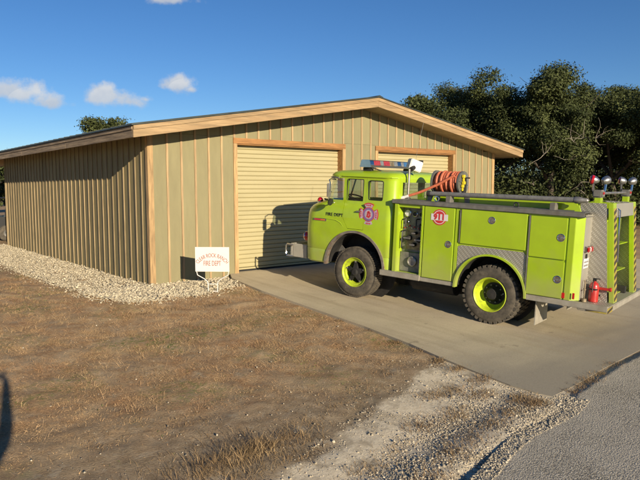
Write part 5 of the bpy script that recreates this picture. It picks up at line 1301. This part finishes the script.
# ------------------------------------------------------------------ the photographer, whose shadow falls at the left edge
fwd = Vector((.632, .775, 0)); rgt = Vector((.775, -.632, 0))
gz0 = float(terr(np.array(CAM.x), np.array(CAM.y)))
ft = Vector((CAM.x, CAM.y, 0))-fwd*.34-rgt*.30
gz0 = max(gz0, float(road_h(np.array(ft.x), np.array(ft.y))))
pe = empty('person', (ft.x, ft.y, gz0), 'person in grey shirt and jeans holding a small camera up with both hands', 'person')
def L_(r, f, z): return rgt*r+fwd*f+Vector((0, 0, z))
def skin_body(name, verts, edges, radii, m, parent, root=0, sub=2):
    me = bpy.data.meshes.new(name); me.from_pydata([tuple(v) for v in verts], edges, []); o = link(name, me)
    o.modifiers.new('s', 'SKIN'); sv = me.skin_vertices[0].data
    for i, r in enumerate(radii): sv[i].radius = r if isinstance(r, tuple) else (r, r); sv[i].use_root = (i == root)
    md = o.modifiers.new('d', 'SUBSURF'); md.levels = sub; md.render_levels = sub
    r = eval_mesh(o); bpy.data.objects.remove(o); setmat(r, m, 180)
    return link(name, r, parent)
HZ = CAM.z-gz0-.06; EZ = 1.47+.42*(HZ-1.57)            # hands, where the camera is held
vs = [L_(0, 0, .98), L_(0, 0, 1.2), L_(0, .0, 1.42), L_(0, 0, 1.54), L_(0, .02, 1.62), L_(0, .03, 1.72), L_(0, .02, 1.82),
      L_(.20, .0, 1.47), L_(.44, .10, EZ), L_(.42, .20, HZ-.13), L_(.38, .26, HZ-.04),
      L_(-.20, .0, 1.47), L_(-.18, .18, EZ), L_(.12, .22, HZ-.14), L_(.20, .26, HZ-.04),
      L_(.11, 0, .90), L_(.13, .01, .50), L_(.14, -.02, .10), L_(.15, .12, .04), L_(-.11, 0, .90), L_(-.13, .01, .50), L_(-.14, -.02, .10), L_(-.15, .12, .04)]
ed = [(0, 1), (1, 2), (2, 3), (3, 4), (4, 5), (5, 6), (2, 7), (7, 8), (8, 9), (9, 10), (2, 11), (11, 12), (12, 13), (13, 14), (0, 15), (15, 16), (16, 17), (17, 18), (0, 19), (19, 20), (20, 21), (21, 22)]
ra = [(.17, .12), (.155, .11), (.18, .12), .065, .075, .105, .08, .09, .085, .05, .036, .09, .085, .038, .032, .095, .068, .045, .038, .095, .068, .045, .038]
pbody = skin_body('body', vs, ed, ra, M['skin'], pe, sub=4)
pm = pbody.data; pm.materials.append(M['shirt']); pm.materials.append(M['denim'])
el_ = [vs[8], vs[12]]
for f in pm.polygons:
    c = f.center; r_ = c.dot(rgt)
    if c.z < 1.0: f.material_index = 2 if c.z > .12 else 0
    elif c.z < 1.50 or (c.z < 1.60 and abs(r_) > .07) or (c.z < EZ-.02 and abs(r_) > .12): f.material_index = 1
HC = L_(0, .03, 1.72)
obj('collar', MB().lathe([(-.06, .115), (-.03, .105), (0, .088), (.06, .080), (.075, .074), (.07, .060), (.0, .05)], L_(0, .008, 1.53), (0, 0, 1), 24), M['shirt'], pe, smooth=True)
def hf(name, mb, m, **k): return obj(name, mb, m, pe, smooth=True, **k)
for q in (1, -1):
    hf('eye', MB().lathe([(-.012, 0), (-.008, .010), (0, .0135), (.008, .010), (.012, 0)], HC+rgt*.032*q+fwd*.098+Vector((0, 0, .015)), (0, 0, 1), 12), M['white'])
    hf('iris', MB().lathe([(0, .006), (.002, .0045), (.003, 0)], HC+rgt*.032*q+fwd*.111+Vector((0, 0, .015)), fwd, 10), M['black'])
    hf('eyebrow', MB().tube([HC+rgt*.016*q+fwd*.108+Vector((0, 0, .040)), HC+rgt*.034*q+fwd*.106+Vector((0, 0, .046)), HC+rgt*.052*q+fwd*.094+Vector((0, 0, .040))], .004, 6), M['hair'])
    hf('ear', MB().lathe([(-.010, .0), (-.010, .018), (0, .028), (.010, .022), (.010, 0)], HC+rgt*.100*q+Vector((0, 0, .0)), rgt, 14), M['skin'])
hf('nose', MB().tube([HC+fwd*.100+Vector((0, 0, .022)), HC+fwd*.118+Vector((0, 0, -.006)), HC+fwd*.124+Vector((0, 0, -.022)), HC+fwd*.100+Vector((0, 0, -.032))], [.007, .011, .014, .008], 10), M['skin'])
M['lips'] = mat('lips', (.33, .13, .11), .5, .05)
hf('mouth', MB().tube([HC-rgt*.026+fwd*.092+Vector((0, 0, -.056)), HC+fwd*.103+Vector((0, 0, -.054)), HC+rgt*.026+fwd*.092+Vector((0, 0, -.056))], [.003, .006, .003], 8), M['lips'])
for s in (1, -1):
    obj('shoe', MB().prism([(-.045, -.09), (.045, -.09), (.052, .12), (.03, .19), (-.03, .19), (-.052, .12)], 'z', 0, .08).xf(lambda p: rgt*(p.x+.15*s)+fwd*p.y+Vector((0, 0, p.z))), M['dark'], pe, bevel=.02)
obj('hair', MB().lathe([(-.05, .104), (-.01, .112), (.04, .110), (.085, .085), (.115, .04), (.122, 0)], L_(0, -.012, 1.765), fwd*-.35+Vector((0, 0, 1)), 24), M['hair'], pe, smooth=True)
for s in (1, -1):                                   # fingers closing on the camera
    for k in range(4):
        h0 = vs[10 if s == 1 else 14]+Vector((0, 0, .01+.017*k-.02)); q = L_(.30+s*.06, .275, HZ-.03+.017*k)
        skin_body('finger', [h0, h0.lerp(q, .55)+fwd*.012, q, q-rgt*s*.018], [(0, 1), (1, 2), (2, 3)], [.010, .009, .0085, .0075], M['skin'], pe, sub=1)
    h0 = vs[10 if s == 1 else 14]; skin_body('thumb', [h0, L_(.30+s*.075, .235, HZ-.03), L_(.30+s*.05, .235, HZ-.012)], [(0, 1), (1, 2)], [.012, .011, .009], M['skin'], pe, sub=1)
hc = empty('compact_camera', ft+Vector((0, 0, gz0))+L_(.30, .275, HZ-.04), 'small compact camera held up by the person', 'camera')
obj('camera_body', MB().box(-.05, .05, -.014, .014, -.03, .03).xf(lambda p: rgt*p.x+fwd*p.y+Vector((0, 0, p.z))), M['galv'], hc, bevel=.006)
obj('camera_lens', MB().cyl(fwd*.014, fwd*.030, .02, n=20), M['black'], hc)
